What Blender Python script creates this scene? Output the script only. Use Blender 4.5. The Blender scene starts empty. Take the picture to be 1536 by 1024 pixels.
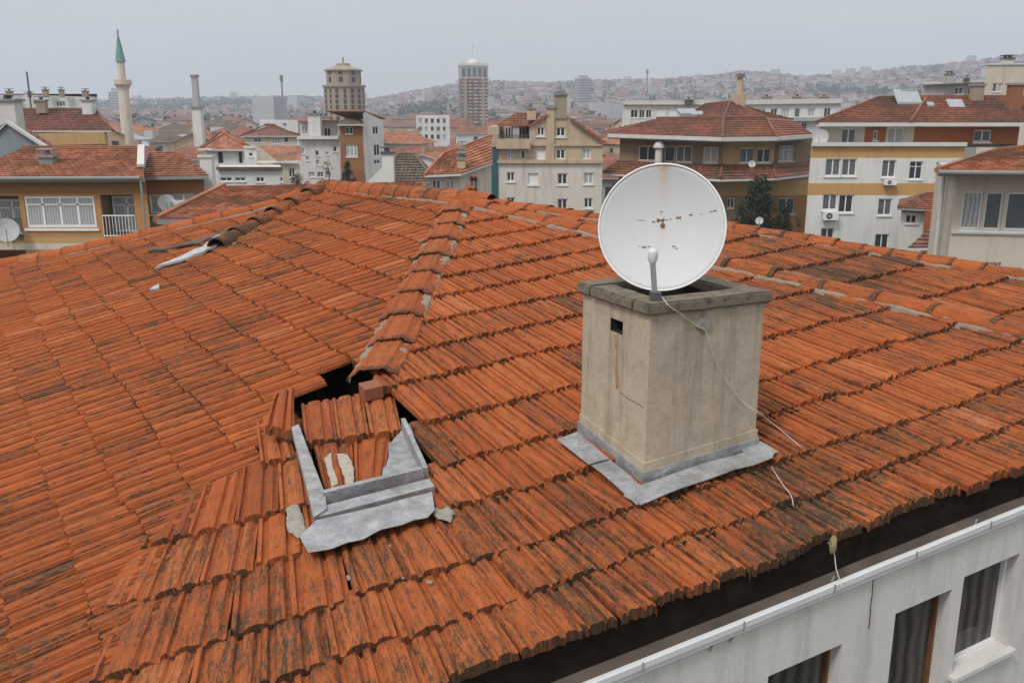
import bpy, bmesh, math, random
import numpy as np
from mathutils import Vector, Matrix, noise as mnoise
random.seed(7); RNG = np.random.default_rng(11)
SC = bpy.context.scene
COL = SC.collection
# ------------------------------------------------------------------ camera geometry (photograph 1536x1024)
FPX = 1380.0; CX = 768.0; CY = 512.0
TH = math.atan(347 / FPX); ST, CT = math.sin(TH), math.cos(TH)
ZC = 17.0                                   # camera height above the street
CAM = np.array([0.0, 0.0, ZC])
def ray(px, py):
    x = (px - CX) / FPX; u = -(py - CY) / FPX
    return np.array([x, CT + ST * u, -ST + CT * u])
def unit(v):
    v = np.asarray(v, float); return v / np.linalg.norm(v)
def at(px, py, Y):                          # point seen at a pixel, Y metres ahead
    r = ray(px, py); return CAM + r * (Y / r[1])
def proj(p):
    p = np.asarray(p) - CAM
    F = p[1] * CT - p[2] * ST; U = p[2] * CT + p[1] * ST
    return CX + FPX * p[0] / F, CY - FPX * U / F
# ------------------------------------------------------------------ node helpers
def new_mat(name):
    m = bpy.data.materials.new(name); m.use_nodes = True
    nt = m.node_tree; nt.nodes.clear()
    out = nt.nodes.new('ShaderNodeOutputMaterial'); b = nt.nodes.new('ShaderNodeBsdfPrincipled')
    nt.links.new(b.outputs[0], out.inputs[0])
    return m, nt, b
class G:                                    # tiny graph helper
    def __init__(s, nt): s.nt = nt
    def n(s, t, **kw):
        nd = s.nt.nodes.new(t)
        for k, v in kw.items(): setattr(nd, k, v)
        return nd
    def link(s, a, b): s.nt.links.new(a, b)
    def val(s, sock, v):
        if hasattr(v, 'is_output') or isinstance(v, bpy.types.NodeSocket): s.nt.links.new(v, sock)
        else: sock.default_value = v
    def math(s, op, a, b=0.0, clamp=False):
        nd = s.n('ShaderNodeMath', operation=op); nd.use_clamp = clamp
        s.val(nd.inputs[0], a); s.val(nd.inputs[1], b); return nd.outputs[0]
    def mix(s, f, a, b, blend='MIX'):
        nd = s.n('ShaderNodeMix', data_type='RGBA', blend_type=blend)
        s.val(nd.inputs[0], f); s.val(nd.inputs[6], a); s.val(nd.inputs[7], b); return nd.outputs[2]
    def noise(s, vec, scale, detail=3.0, rough=0.55, dist=0.0):
        nd = s.n('ShaderNodeTexNoise'); s.val(nd.inputs['Scale'], scale)
        nd.inputs['Detail'].default_value = detail; nd.inputs['Roughness'].default_value = rough
        nd.inputs['Distortion'].default_value = dist
        if vec is not None: s.link(vec, nd.inputs['Vector'])
        return nd.outputs['Fac']
    def ramp(s, f, stops, interp='LINEAR'):
        nd = s.n('ShaderNodeValToRGB'); cr = nd.color_ramp; cr.interpolation = interp
        while len(cr.elements) < len(stops): cr.elements.new(0.5)
        for e, (p, c) in zip(cr.elements, stops):
            e.position = p
            e.color = (c, c, c, 1) if isinstance(c, (int, float)) else (*c[:3], 1)
        s.val(nd.inputs[0], f); return nd.outputs[0]
    def scale(s, vec, v):
        nd = s.n('ShaderNodeVectorMath', operation='MULTIPLY'); s.link(vec, nd.inputs[0])
        nd.inputs[1].default_value = v; return nd.outputs[0]
    def obj(s):
        return s.n('ShaderNodeTexCoord').outputs['Object']
    def geo(s):
        return s.n('ShaderNodeNewGeometry').outputs['Position']
    def uv(s): return s.n('ShaderNodeUVMap').outputs[0]
    def attr(s, name):
        nd = s.n('ShaderNodeAttribute'); nd.attribute_name = name; return nd.outputs['Fac']
    def rand(s): return s.n('ShaderNodeObjectInfo').outputs['Random']
    def bump(s, h, strength=0.3, dist=0.02):
        nd = s.n('ShaderNodeBump'); s.val(nd.inputs['Height'], h)
        nd.inputs['Strength'].default_value = strength; nd.inputs['Distance'].default_value = dist
        return nd.outputs[0]
def C3(r, g, b): return (r, g, b, 1.0)
def srgb(r, g, b, k=1.0):
    f = lambda v: (v / 255 / 12.92 if v <= 10 else ((v / 255 + 0.055) / 1.055) ** 2.4) * k
    return (f(r), f(g), f(b), 1.0)
# ------------------------------------------------------------------ materials
def mat_plain(name, col, rough=0.7, metal=0.0, var=0.12, scale=6.0, bump=0.0):
    m, nt, b = new_mat(name); g = G(nt); o = g.geo()
    nz = g.noise(o, scale, 4)
    dark = tuple(c * (1 - var * 1.6) for c in col[:3]) + (1,); lite = tuple(min(1, c * (1 + var)) for c in col[:3]) + (1,)
    g.link(g.mix(nz, dark, lite), b.inputs['Base Color'])
    b.inputs['Roughness'].default_value = rough; b.inputs['Metallic'].default_value = metal
    if bump: g.link(g.bump(g.noise(o, scale * 6, 5), bump, 0.01), b.inputs['Normal'])
    return m
def mat_plaster(name, col, stain=0.35, streak=(1.2, 1.2, 0.22), scale=1.0, dirt=(0.16, 0.14, 0.11, 1)):
    m, nt, b = new_mat(name); g = G(nt); o = g.geo()
    big = g.noise(g.scale(o, (0.25 * scale,) * 3), 1.0, 4)
    st = g.noise(g.scale(o, tuple(v * scale for v in streak)), 1.6, 6, 0.65)
    fine = g.noise(g.scale(o, (3.0 * scale,) * 3), 3.0, 5, 0.7)
    c = g.mix(g.math('MULTIPLY', big, 0.35), col, tuple(v * 0.72 for v in col[:3]) + (1,))
    f = g.ramp(st, [(0.48, 0.0), (0.72, 1.0)])
    c = g.mix(g.math('MULTIPLY', f, stain), c, dirt)
    c = g.mix(g.math('MULTIPLY', g.ramp(fine, [(0.35, 0.0), (0.75, 1.0)]), 0.14), c, tuple(v * 0.6 for v in col[:3]) + (1,))
    g.link(c, b.inputs['Base Color']); b.inputs['Roughness'].default_value = 0.92
    b.inputs['Specular IOR Level'].default_value = 0.2
    g.link(g.bump(fine, 0.25, 0.02), b.inputs['Normal'])
    return m
def mat_tile_near():
    m, nt, b = new_mat('clay_tile'); g = G(nt)
    uv = g.uv(); rnd = g.attr('rnd'); dirt = g.attr('dirt'); o = g.geo()
    base = g.ramp(rnd, [(0.0, (0.26, 0.060, 0.017)), (0.3, (0.345, 0.084, 0.023)), (0.62, (0.40, 0.104, 0.028)), (0.88, (0.44, 0.130, 0.040)), (1.0, (0.45, 0.155, 0.062))])
    mott = g.noise(o, 9.0, 5, 0.65)
    base = g.mix(g.ramp(mott, [(0.35, 0.0), (0.7, 0.55)]), base, C3(0.25, 0.056, 0.017))
    pale = g.noise(g.scale(uv, (14, 2.4, 1)), 1.0, 4, 0.6)
    base = g.mix(g.ramp(pale, [(0.58, 0.0), (0.75, 0.4)]), base, C3(0.48, 0.175, 0.080))
    # fine drag lines left by the extruder along each tile
    fl = g.noise(g.scale(uv, (150.0, 5.0, 1)), 1.0, 5, 0.7, 0.15)
    base = g.mix(g.ramp(fl, [(0.54, 0.0), (0.63, 0.75)]), base, C3(0.105, 0.040, 0.017))
    base = g.mix(g.ramp(fl, [(0.34, 0.35), (0.42, 0.0)]), base, C3(0.52, 0.19, 0.085))
    # lichen, grit and soot: fine flecks drawn out along the flutes, thicker in some areas
    area = g.noise(o, 0.8, 4, 0.65)
    st = g.noise(g.scale(uv, (34.0, 4.5, 1)), 1.0, 7, 0.72, 0.2)
    st2 = g.noise(g.scale(uv, (80.0, 26.0, 1)), 1.0, 6, 0.78)
    lvl = g.math('ADD', g.math('MULTIPLY', st, 0.55), g.math('MULTIPLY', st2, 0.45))
    lvl = g.math('ADD', lvl, g.math('MULTIPLY', g.math('SUBTRACT', area, 0.5), 0.30))
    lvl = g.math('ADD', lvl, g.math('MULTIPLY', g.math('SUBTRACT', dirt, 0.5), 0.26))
    wash = g.ramp(lvl, [(0.46, 0.0), (0.58, 0.55)])
    base = g.mix(wash, base, C3(0.175, 0.066, 0.027))
    f = g.ramp(lvl, [(0.53, 0.0), (0.615, 0.9)])
    lich = g.ramp(g.noise(o, 70.0, 4, 0.75), [(0.32, (0.024, 0.018, 0.012)), (0.55, (0.060, 0.043, 0.027)), (0.72, (0.125, 0.10, 0.068))])
    c = g.mix(f, base, lich)
    bl = g.noise(o, 3.6, 7, 0.75)
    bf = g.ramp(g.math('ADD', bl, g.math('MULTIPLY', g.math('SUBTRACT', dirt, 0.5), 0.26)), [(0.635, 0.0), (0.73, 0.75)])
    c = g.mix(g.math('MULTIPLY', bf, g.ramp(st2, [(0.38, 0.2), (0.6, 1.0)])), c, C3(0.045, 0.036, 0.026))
    sp = g.noise(o, 75.0, 3, 0.6)
    c = g.mix(g.ramp(sp, [(0.68, 0.0), (0.76, 0.5)]), c, C3(0.36, 0.27, 0.19))
    g.link(c, b.inputs['Base Color']); b.inputs['Roughness'].default_value = 0.82
    b.inputs['Specular IOR Level'].default_value = 0.16
    h = g.math('ADD', g.math('MULTIPLY', g.noise(o, 120.0, 4, 0.7), 0.5), g.math('MULTIPLY', g.noise(g.scale(uv, (70, 5, 1)), 1.0, 4, 0.7), 0.9))
    g.link(g.bump(h, 0.8, 0.008), b.inputs['Normal'])
    return m
def mat_tile_far(name, cols, pu=0.24, pv=0.36, age=0.3):
    m, nt, b = new_mat(name); g = G(nt); uv = g.uv(); o = g.geo()
    sep = g.n('ShaderNodeSeparateXYZ'); g.link(uv, sep.inputs[0])
    iu = g.math('FLOOR', g.math('DIVIDE', sep.outputs[0], pu)); iv = g.math('FLOOR', g.math('DIVIDE', sep.outputs[1], pv))
    cb = g.n('ShaderNodeCombineXYZ'); g.link(iu, cb.inputs[0]); g.link(iv, cb.inputs[1])
    wn = g.n('ShaderNodeTexWhiteNoise'); g.link(cb.outputs[0], wn.inputs['Vector'])
    base = g.ramp(wn.outputs['Value'], [(0.0, cols[0]), (0.5, cols[1]), (1.0, cols[2])])
    area = g.noise(o, 0.35, 5, 0.7)
    base = g.mix(g.ramp(area, [(0.42, 0.0), (0.7, age * 2)]), base, C3(0.10, 0.072, 0.05))
    st = g.noise(g.scale(uv, (3.5, 0.7, 1)), 1.0, 5, 0.7)
    base = g.mix(g.ramp(st, [(0.52, 0.0), (0.72, age * 1.6)]), base, C3(0.085, 0.06, 0.045))
    g.link(base, b.inputs['Base Color']); b.inputs['Roughness'].default_value = 0.85
    b.inputs['Specular IOR Level'].default_value = 0.25
    fl = g.math('ABSOLUTE', g.math('SINE', g.math('MULTIPLY', sep.outputs[0], math.pi / pu)))
    rw = g.math('FRACT', g.math('DIVIDE', sep.outputs[1], pv))
    h = g.math('SUBTRACT', fl, g.math('MULTIPLY', rw, 0.9))
    g.link(g.bump(h, 0.9, 0.05), b.inputs['Normal'])
    return m
def mat_metal_lead():
    m, nt, b = new_mat('lead_sheet'); g = G(nt); o = g.geo()
    n1 = g.noise(o, 9.0, 6, 0.7); n2 = g.noise(o, 45.0, 5, 0.75); n3 = g.noise(o, 3.5, 5, 0.7, 0.6)
    c = g.ramp(n1, [(0.3, (0.20, 0.205, 0.21)), (0.52, (0.31, 0.315, 0.32)), (0.75, (0.44, 0.44, 0.435))])
    c = g.mix(g.ramp(n3, [(0.5, 0.0), (0.66, 0.7)]), c, C3(0.20, 0.18, 0.15))
    c = g.mix(g.ramp(n2, [(0.54, 0.0), (0.68, 0.6)]), c, C3(0.14, 0.115, 0.085))
    g.link(c, b.inputs['Base Color']); b.inputs['Roughness'].default_value = 0.65; b.inputs['Metallic'].default_value = 0.2
    g.link(g.bump(g.math('ADD', n1, n3), 0.6, 0.025), b.inputs['Normal'])
    return m
def mat_glass(name, tint, var=0.5):
    m, nt, b = new_mat(name); g = G(nt); o = g.geo()
    n1 = g.noise(g.scale(o, (0.9, 0.9, 0.35)), 1.3, 3)
    c = g.mix(n1, tuple(v * (1 - var) for v in tint[:3]) + (1,), tuple(v * (1 + var) for v in tint[:3]) + (1,))
    g.link(c, b.inputs['Base Color']); b.inputs['Roughness'].default_value = 0.08
    b.inputs['Specular IOR Level'].default_value = 0.55
    return m
def mat_curtain(name, col):
    m, nt, b = new_mat(name); g = G(nt); uv = g.uv()
    w = g.n('ShaderNodeTexWave', wave_type='BANDS', bands_direction='X'); g.link(uv, w.inputs['Vector'])
    w.inputs['Scale'].default_value = 2.6; w.inputs['Distortion'].default_value = 3.5; w.inputs['Detail'].default_value = 2
    c = g.mix(w.outputs['Fac'], tuple(v * 0.55 for v in col[:3]) + (1,), col)
    g.link(c, b.inputs['Base Color']); b.inputs['Roughness'].default_value = 0.14
    return m
M = {}
M['tile'] = mat_tile_near()
M['tile_a'] = mat_tile_far('weathered_red_tile', [(0.20, 0.07, 0.043), (0.26, 0.092, 0.055), (0.33, 0.135, 0.085)], age=0.5)
M['tile_b'] = mat_tile_far('orange_tile', [(0.27, 0.092, 0.046), (0.36, 0.13, 0.064), (0.46, 0.21, 0.125)], age=0.38)
M['tile_c'] = mat_tile_far('brown_tile', [(0.10, 0.078, 0.062), (0.135, 0.10, 0.078), (0.17, 0.13, 0.10)], age=0.3)
M['tile_d'] = mat_tile_far('dull_red_tile', [(0.15, 0.058, 0.042), (0.20, 0.075, 0.052), (0.26, 0.11, 0.08)], age=0.5)
M['white'] = mat_plaster('white_plaster', C3(0.64, 0.63, 0.60), 0.28)
M['cream'] = mat_plaster('cream_plaster', C3(0.57, 0.50, 0.41), 0.36)
M['beige'] = mat_plaster('beige_plaster', C3(0.50, 0.385, 0.27), 0.5)
M['warm_white'] = mat_plaster('warm_white_plaster', C3(0.61, 0.565, 0.50), 0.42)
M['tan'] = mat_plaster('tan_concrete', C3(0.33, 0.27, 0.205), 0.4)
M['grey'] = mat_plaster('grey_plaster', C3(0.40, 0.40, 0.39), 0.35)
M['bluegrey'] = mat_plaster('blue_grey_sheeting', C3(0.23, 0.27, 0.285), 0.2)
M['ochre'] = mat_plaster('ochre_plaster', C3(0.44, 0.225, 0.09), 0.3)
M['ochre_dark'] = mat_plaster('brown_ochre_plaster', C3(0.29, 0.145, 0.055), 0.3)
M['ochre_lite'] = mat_plaster('pale_ochre_plaster', C3(0.48, 0.31, 0.14), 0.35)
M['umber'] = mat_plaster('umber_plaster', C3(0.26, 0.185, 0.115), 0.35)
M['band'] = mat_plaster('orange_band_plaster', C3(0.50, 0.285, 0.115), 0.25)
M['red_wall'] = mat_plaster('red_brown_plaster', C3(0.36, 0.115, 0.05), 0.3)
M['redgrey'] = mat_plaster('red_grey_block', C3(0.22, 0.16, 0.14), 0.4)
M['brick'] = mat_plaster('brick_red_wall', C3(0.27, 0.115, 0.065), 0.3)
M['frame'] = mat_plain('white_window_frame', C3(0.72, 0.72, 0.71), 0.45, var=0.06)
M['trim'] = mat_plain('pale_trim', C3(0.55, 0.54, 0.51), 0.8, var=0.15, scale=2)
M['trim_grey'] = mat_plain('grey_trim', C3(0.24, 0.235, 0.225), 0.75, var=0.2, scale=2)
M['glass'] = mat_glass('dark_glass', C3(0.035, 0.04, 0.042))
M['glass_b'] = mat_glass('grey_glass', C3(0.11, 0.12, 0.125))
M['curtain'] = mat_curtain('curtained_glass', C3(0.46, 0.47, 0.46))
M['dark'] = mat_plain('dark_recess', C3(0.05, 0.045, 0.04), 0.9, var=0.3)
M['teal'] = mat_plain('teal_cladding', C3(0.02, 0.095, 0.115), 0.5, var=0.25, scale=1)
M['rail'] = mat_plain('iron_railing', C3(0.10, 0.10, 0.105), 0.5, metal=0.4)
M['lead'] = mat_metal_lead()
M['white_metal'] = mat_plain('white_painted_metal', C3(0.60, 0.60, 0.59), 0.4, var=0.1, scale=5)
M['dish_old'] = mat_plain('aged_dish_paint', C3(0.42, 0.42, 0.41), 0.6, var=0.2, scale=5)
M['galv'] = mat_plain('galvanised_metal', C3(0.40, 0.41, 0.42), 0.45, metal=0.5, var=0.2)
M['ac'] = mat_plain('appliance_white', C3(0.66, 0.66, 0.64), 0.5, var=0.06)
M['minaret'] = mat_plaster('minaret_stone', C3(0.62, 0.54, 0.44), 0.3)
M['verdigris'] = mat_plain('green_lead_cap', C3(0.10, 0.25, 0.22), 0.6, var=0.2, scale=1)
M['leaf'] = None
def mat_leaf(name, a, b_):
    m, nt, b = new_mat(name); g = G(nt)
    c = g.ramp(g.attr('rnd'), [(0.0, a), (1.0, b_)])
    g.link(c, b.inputs['Base Color']); b.inputs['Roughness'].default_value = 0.75
    b.inputs['Specular IOR Level'].default_value = 0.25
    return m
M['leaf'] = mat_leaf('evergreen_leaf', (0.008, 0.017, 0.010), (0.032, 0.052, 0.025))
M['leaf_far'] = mat_leaf('hill_leaf', (0.014, 0.026, 0.016), (0.06, 0.075, 0.042))
M['leaf_dry'] = mat_leaf('dry_twigs', (0.07, 0.055, 0.04), (0.14, 0.11, 0.07))
M['bark'] = mat_plain('bark', C3(0.10, 0.075, 0.055), 0.9, var=0.3, scale=10)
# ------------------------------------------------------------------ mesh builder
class MB:
    def __init__(s): s.v = []; s.f = []; s.uv = []; s.m = []; s.rnd = []
    def face(s, pts, uv=None, m=0, r=0.5):
        i = len(s.v); s.v.extend([tuple(map(float, p)) for p in pts]); s.f.append(tuple(range(i, i + len(pts))))
        s.uv.extend(uv if uv is not None else [(0, 0)] * len(pts)); s.m.append(m); s.rnd.append(r)
    def box(s, o, ax, ay, az, m=0, r=0.5, uvs=True):     # o corner, three edge vectors
        o, ax, ay, az = (np.asarray(t, float) for t in (o, ax, ay, az))
        if np.dot(np.cross(ax, ay), az) < 0: o = o + ax; ax = -ax
        c = [o, o + ax, o + ax + ay, o + ay]; t = [p + az for p in c]
        lx, ly, lz = (np.linalg.norm(q) for q in (ax, ay, az))
        def q(a, b, c_, d, w, h): s.face([a, b, c_, d], [(0, 0), (w, 0), (w, h), (0, h)], m, r)
        q(c[3], c[2], c[1], c[0], lx, ly); q(t[0], t[1], t[2], t[3], lx, ly)
        q(c[0], c[1], t[1], t[0], lx, lz); q(c[1], c[2], t[2], t[1], ly, lz); q(c[2], c[3], t[3], t[2], lx, lz); q(c[3], c[0], t[0], t[3], ly, lz)
    def abox(s, cx, cy, z0, sx, sy, sz, rot=0.0, m=0, r=0.5):   # upright box, centre xy
        e = np.array([math.cos(rot), math.sin(rot), 0]); n = np.array([-math.sin(rot), math.cos(rot), 0])
        s.box(np.array([cx, cy, z0]) - e * sx / 2 - n * sy / 2, e * sx, n * sy, (0, 0, sz), m, r)
    def bar(s, a, b, w, h=None, m=0, up=(0, 0, 1), r=0.5):
        h = h or w; a = np.asarray(a, float); b = np.asarray(b, float); d = b - a; L = np.linalg.norm(d)
        if L < 1e-6: return
        d = d / L; up = np.asarray(up, float)
        if abs(d @ up) > 0.97: up = np.array([1.0, 0, 0])
        sd = unit(np.cross(d, up)); u = np.cross(sd, d)
        s.box(a - sd * w / 2 - u * h / 2, sd * w, u * h, d * L, m, r)
    def tube(s, pts, rad, n=8, m=0, caps=True, r=0.5):
        pts = [np.asarray(p, float) for p in pts]; rad = rad if hasattr(rad, '__len__') else [rad] * len(pts)
        rings = []; prev = None
        for i, p in enumerate(pts):
            d = unit(pts[min(i + 1, len(pts) - 1)] - pts[max(i - 1, 0)])
            up = np.array([0, 0, 1.0]) if abs(d[2]) < 0.9 else np.array([0, 1.0, 0])
            a = unit(np.cross(d, up)) if prev is None else unit(prev - d * (prev @ d)); prev = a
            b = np.cross(d, a)
            rings.append([p + rad[i] * (math.cos(t) * a + math.sin(t) * b) for t in np.linspace(0, 2 * math.pi, n, endpoint=False)])
        base = len(s.v)
        for rg in rings: s.v.extend([tuple(map(float, q)) for q in rg])
        for i in range(len(rings) - 1):
            for k in range(n):
                k2 = (k + 1) % n
                s.f.append((base + i * n + k, base + i * n + k2, base + (i + 1) * n + k2, base + (i + 1) * n + k))
                s.uv.extend([(k / n, i), ((k + 1) / n, i), ((k + 1) / n, i + 1), (k / n, i + 1)]); s.m.append(m); s.rnd.append(r)
        if caps:
            s.face(rings[0][::-1], None, m, r); s.face(rings[-1], None, m, r)
    def lathe(s, c, prof, n=16, m=0, rot=0.0, r=0.5):            # prof [(radius, z)] about a vertical axis
        c = np.asarray(c, float); base = len(s.v)
        for (rd, z) in prof:
            for k in range(n):
                t = rot + 2 * math.pi * k / n
                s.v.append((float(c[0] + rd * math.cos(t)), float(c[1] + rd * math.sin(t)), float(c[2] + z)))
        for i in range(len(prof) - 1):
            for k in range(n):
                k2 = (k + 1) % n
                s.f.append((base + i * n + k, base + i * n + k2, base + (i + 1) * n + k2, base + (i + 1) * n + k))
                w = 2 * math.pi / n * max(prof[i][0], 0.01)
                s.uv.extend([(k * w, prof[i][1]), ((k + 1) * w, prof[i][1]), ((k + 1) * w, prof[i + 1][1]), (k * w, prof[i + 1][1])]); s.m.append(m); s.rnd.append(r)
        s.face([s.v[base + (len(prof) - 1) * n + k] for k in range(n)], None, m, r)
    def build(s, name, mats, parent=None, smooth=False):
        me = bpy.data.meshes.new(name); me.from_pydata(s.v, [], s.f)
        uvl = me.uv_layers.new(name='UVMap'); uvl.data.foreach_set('uv', np.array(s.uv, 'f').ravel())
        if not isinstance(mats, (list, tuple)): mats = [mats]
        for m in mats: me.materials.append(m)
        me.polygons.foreach_set('material_index', np.array(s.m, 'i'))
        at_ = me.attributes.new('rnd', 'FLOAT', 'FACE'); at_.data.foreach_set('value', np.array(s.rnd, 'f'))
        if smooth: me.polygons.foreach_set('use_smooth', [True] * len(s.f))
        me.update()
        o = bpy.data.objects.new(name, me); COL.objects.link(o)
        if parent is not None: attach(o, parent)
        return o
def attach(o, parent):
    o.parent = parent
    o.matrix_parent_inverse = world_mat(parent).inverted()
def world_mat(o):
    mb = Matrix.LocRotScale(o.location, o.rotation_euler, o.scale)
    return world_mat(o.parent) @ o.matrix_parent_inverse @ mb if o.parent else mb
def tag(o, label=None, cat=None, group=None, kind=None):
    if label: o['label'] = label
    if cat: o['category'] = cat
    if group: o['group'] = group
    if kind: o['kind'] = kind
    return o
def thing(name, loc, label, cat, group=None):
    o = bpy.data.objects.new(name, None); o.empty_display_size = 0.3; o.location = tuple(map(float, loc)); COL.objects.link(o)
    return tag(o, label, cat, group)
def smooth_by_angle(o, ang=35):
    me = o.data
    me.polygons.foreach_set('use_smooth', [True] * len(me.polygons))
    me.set_sharp_from_angle(angle=math.radians(ang))
# ------------------------------------------------------------------ facades, windows, roofs
class Facade:
    """vertical wall plane from P0 to P1 (left to right as the viewer sees it)"""
    def __init__(s, P0, P1):
        s.p0 = np.asarray(P0, float); s.p1 = np.asarray(P1, float); dh = s.p1 - s.p0
        s.L = float(np.hypot(dh[0], dh[1])); s.slope = dh[2] / s.L
        s.dh = np.array([dh[0] / s.L, dh[1] / s.L, 0]); s.d = s.dh + np.array([0, 0, s.slope]); s.n = np.array([s.dh[1], -s.dh[0], 0])
        mid = (s.p0 + s.p1) / 2; s.b = unit([mid[0], mid[1], 0])          # straight away from the viewer's side of town
    def pt(s, a, z, out=0.0): return s.p0 + s.d * a + np.array([0, 0, z]) + s.n * out
    def hit(s, px, py):
        r = ray(px, py); t = ((s.p0 - CAM) @ s.n) / (r @ s.n); p = CAM + r * t
        a = (p - s.p0) @ s.dh; return a, p[2] - s.p0[2] - s.slope * a
    def rect(s, x0, y0, x1, y1):
        xm, ym = (x0 + x1) / 2, (y0 + y1) / 2
        return (s.hit(x0, ym)[0], s.hit(x1, ym)[0], s.hit(xm, y1)[1], s.hit(xm, y0)[1])
    def wall(s, root, z0, z1, wins, mat, depth=0.15, name='wall', a0=None, a1=None, extra=(), bands=()):
        """bands: [(z_lo, z_hi, material)] painted zones of the same wall"""
        a0 = 0.0 if a0 is None else a0; a1 = s.L if a1 is None else a1
        mats = [mat] + [b[2] for b in bands]
        xs = sorted({a0, a1} | {w for r in wins for w in r[:2] if a0 < w < a1}); zs = sorted({z0, z1} | {w for r in wins for w in r[2:4] if z0 < w < z1} | {b for q in bands for b in q[:2] if z0 < b < z1})
        mb = MB()
        for i in range(len(xs) - 1):
            for j in range(len(zs) - 1):
                xc, zc = (xs[i] + xs[i + 1]) / 2, (zs[j] + zs[j + 1]) / 2
                if any(r[0] < xc < r[1] and r[2] < zc < r[3] for r in wins): continue
                mi = 0
                for k, b in enumerate(bands):
                    if b[0] < zc < b[1]: mi = k + 1
                mb.face([s.pt(xs[i], zs[j]), s.pt(xs[i + 1], zs[j]), s.pt(xs[i + 1], zs[j + 1]), s.pt(xs[i], zs[j + 1])], [(xs[i], zs[j]), (xs[i + 1], zs[j]), (xs[i + 1], zs[j + 1]), (xs[i], zs[j + 1])], mi)
        for r in wins:
            c = [(r[0], r[2]), (r[1], r[2]), (r[1], r[3]), (r[0], r[3])]
            for k in range(4):
                p, q = c[k], c[(k + 1) % 4]; mb.face([s.pt(*q), s.pt(*p), s.pt(*p, -depth), s.pt(*q, -depth)])
        for poly in extra: mb.face([s.pt(*p) for p in poly])
        return mb.build(name, mats, root)
    def window(s, root, r, nv=1, nh=0, pane=None, depth=0.12, fmat=None, fw=0.06, name='window', sill=False, trans=0.0):
        a0, a1, z0, z1 = r; mb = MB(); d0 = -depth + 0.05
        def bx(x0, x1, y0, y1, t=0.05): mb.box(s.pt(x0, y0, d0 - t), s.dh * (x1 - x0) + np.array([0, 0, s.slope * (x1 - x0)]), s.n * t, (0, 0, y1 - y0))
        bx(a0, a1, z0, z0 + fw); bx(a0, a1, z1 - fw, z1); bx(a0, a0 + fw, z0 + fw, z1 - fw); bx(a1 - fw, a1, z0 + fw, z1 - fw)
        for k in range(1, nv + 1):
            x = a0 + (a1 - a0) * k / (nv + 1); bx(x - fw * 0.5, x + fw * 0.5, z0 + fw, z1 - fw, 0.046)
        if trans: bx(a0 + fw, a1 - fw, z0 + (z1 - z0) * trans - fw * .3, z0 + (z1 - z0) * trans + fw * .3, 0.042)
        for k in range(1, nh + 1):
            y = z0 + (z1 - z0) * k / (nh + 1); bx(a0 + fw, a1 - fw, y - fw * 0.35, y + fw * 0.35, 0.042)
        if sill: mb.box(s.pt(a0 - fw, z0 - fw * 1.4, -0.02), s.dh * (a1 - a0 + 2 * fw), s.n * 0.09, (0, 0, fw))
        w = mb.build(name, fmat or M['frame'], root)
        p = MB(); e = d0 - 0.028; ow = RNG.uniform(0, 9)
        p.face([s.pt(a0, z0, e), s.pt(a1, z0, e), s.pt(a1, z1, e), s.pt(a0, z1, e)], [(ow, 0), (ow + a1 - a0, 0), (ow + a1 - a0, z1 - z0), (ow, z1 - z0)])
        p.build('pane', pane or M['glass'], w)
        return w
    def ledge(s, root, z, h, out, mat, name='ledge', a0=None, a1=None):
        a0 = 0 if a0 is None else a0; a1 = s.L if a1 is None else a1; mb = MB()
        mb.box(s.pt(a0, z, 0.003), s.d * (a1 - a0), s.n * out, (0, 0, h)); return mb.build(name, mat, root)
    def railing(s, root, a0, a1, z0, z1, out, mat=None, step=0.13):
        mb = MB(); mb.bar(s.pt(a0, z1, out), s.pt(a1, z1, out), 0.05); mb.bar(s.pt(a0, z0 + .08, out), s.pt(a1, z0 + .08, out), 0.04)
        n = max(2, int((a1 - a0) / step))
        for k in range(n + 1):
            x = a0 + (a1 - a0) * k / n; mb.bar(s.pt(x, z0, out), s.pt(x, z1 - .025, out), 0.022)
        return mb.build('railing', mat or M['rail'], root)
def glass_near():
    m, nt, b = new_mat('curtained_dark_glass'); g = G(nt); uv = g.uv(); o = g.geo()
    w = g.n('ShaderNodeTexWave', wave_type='BANDS', bands_direction='X'); g.link(uv, w.inputs['Vector'])
    w.inputs['Scale'].default_value = 3.0; w.inputs['Distortion'].default_value = 5; w.inputs['Detail'].default_value = 3; w.inputs['Detail Scale'].default_value = 0.6
    c = g.mix(w.outputs['Fac'], C3(0.02, 0.018, 0.016), C3(0.075, 0.068, 0.06))
    g.link(c, b.inputs['Base Color']); b.inputs['Roughness'].default_value = 0.05; b.inputs['Specular IOR Level'].default_value = 0.4
    return m
M['glass_near'] = glass_near()
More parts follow.
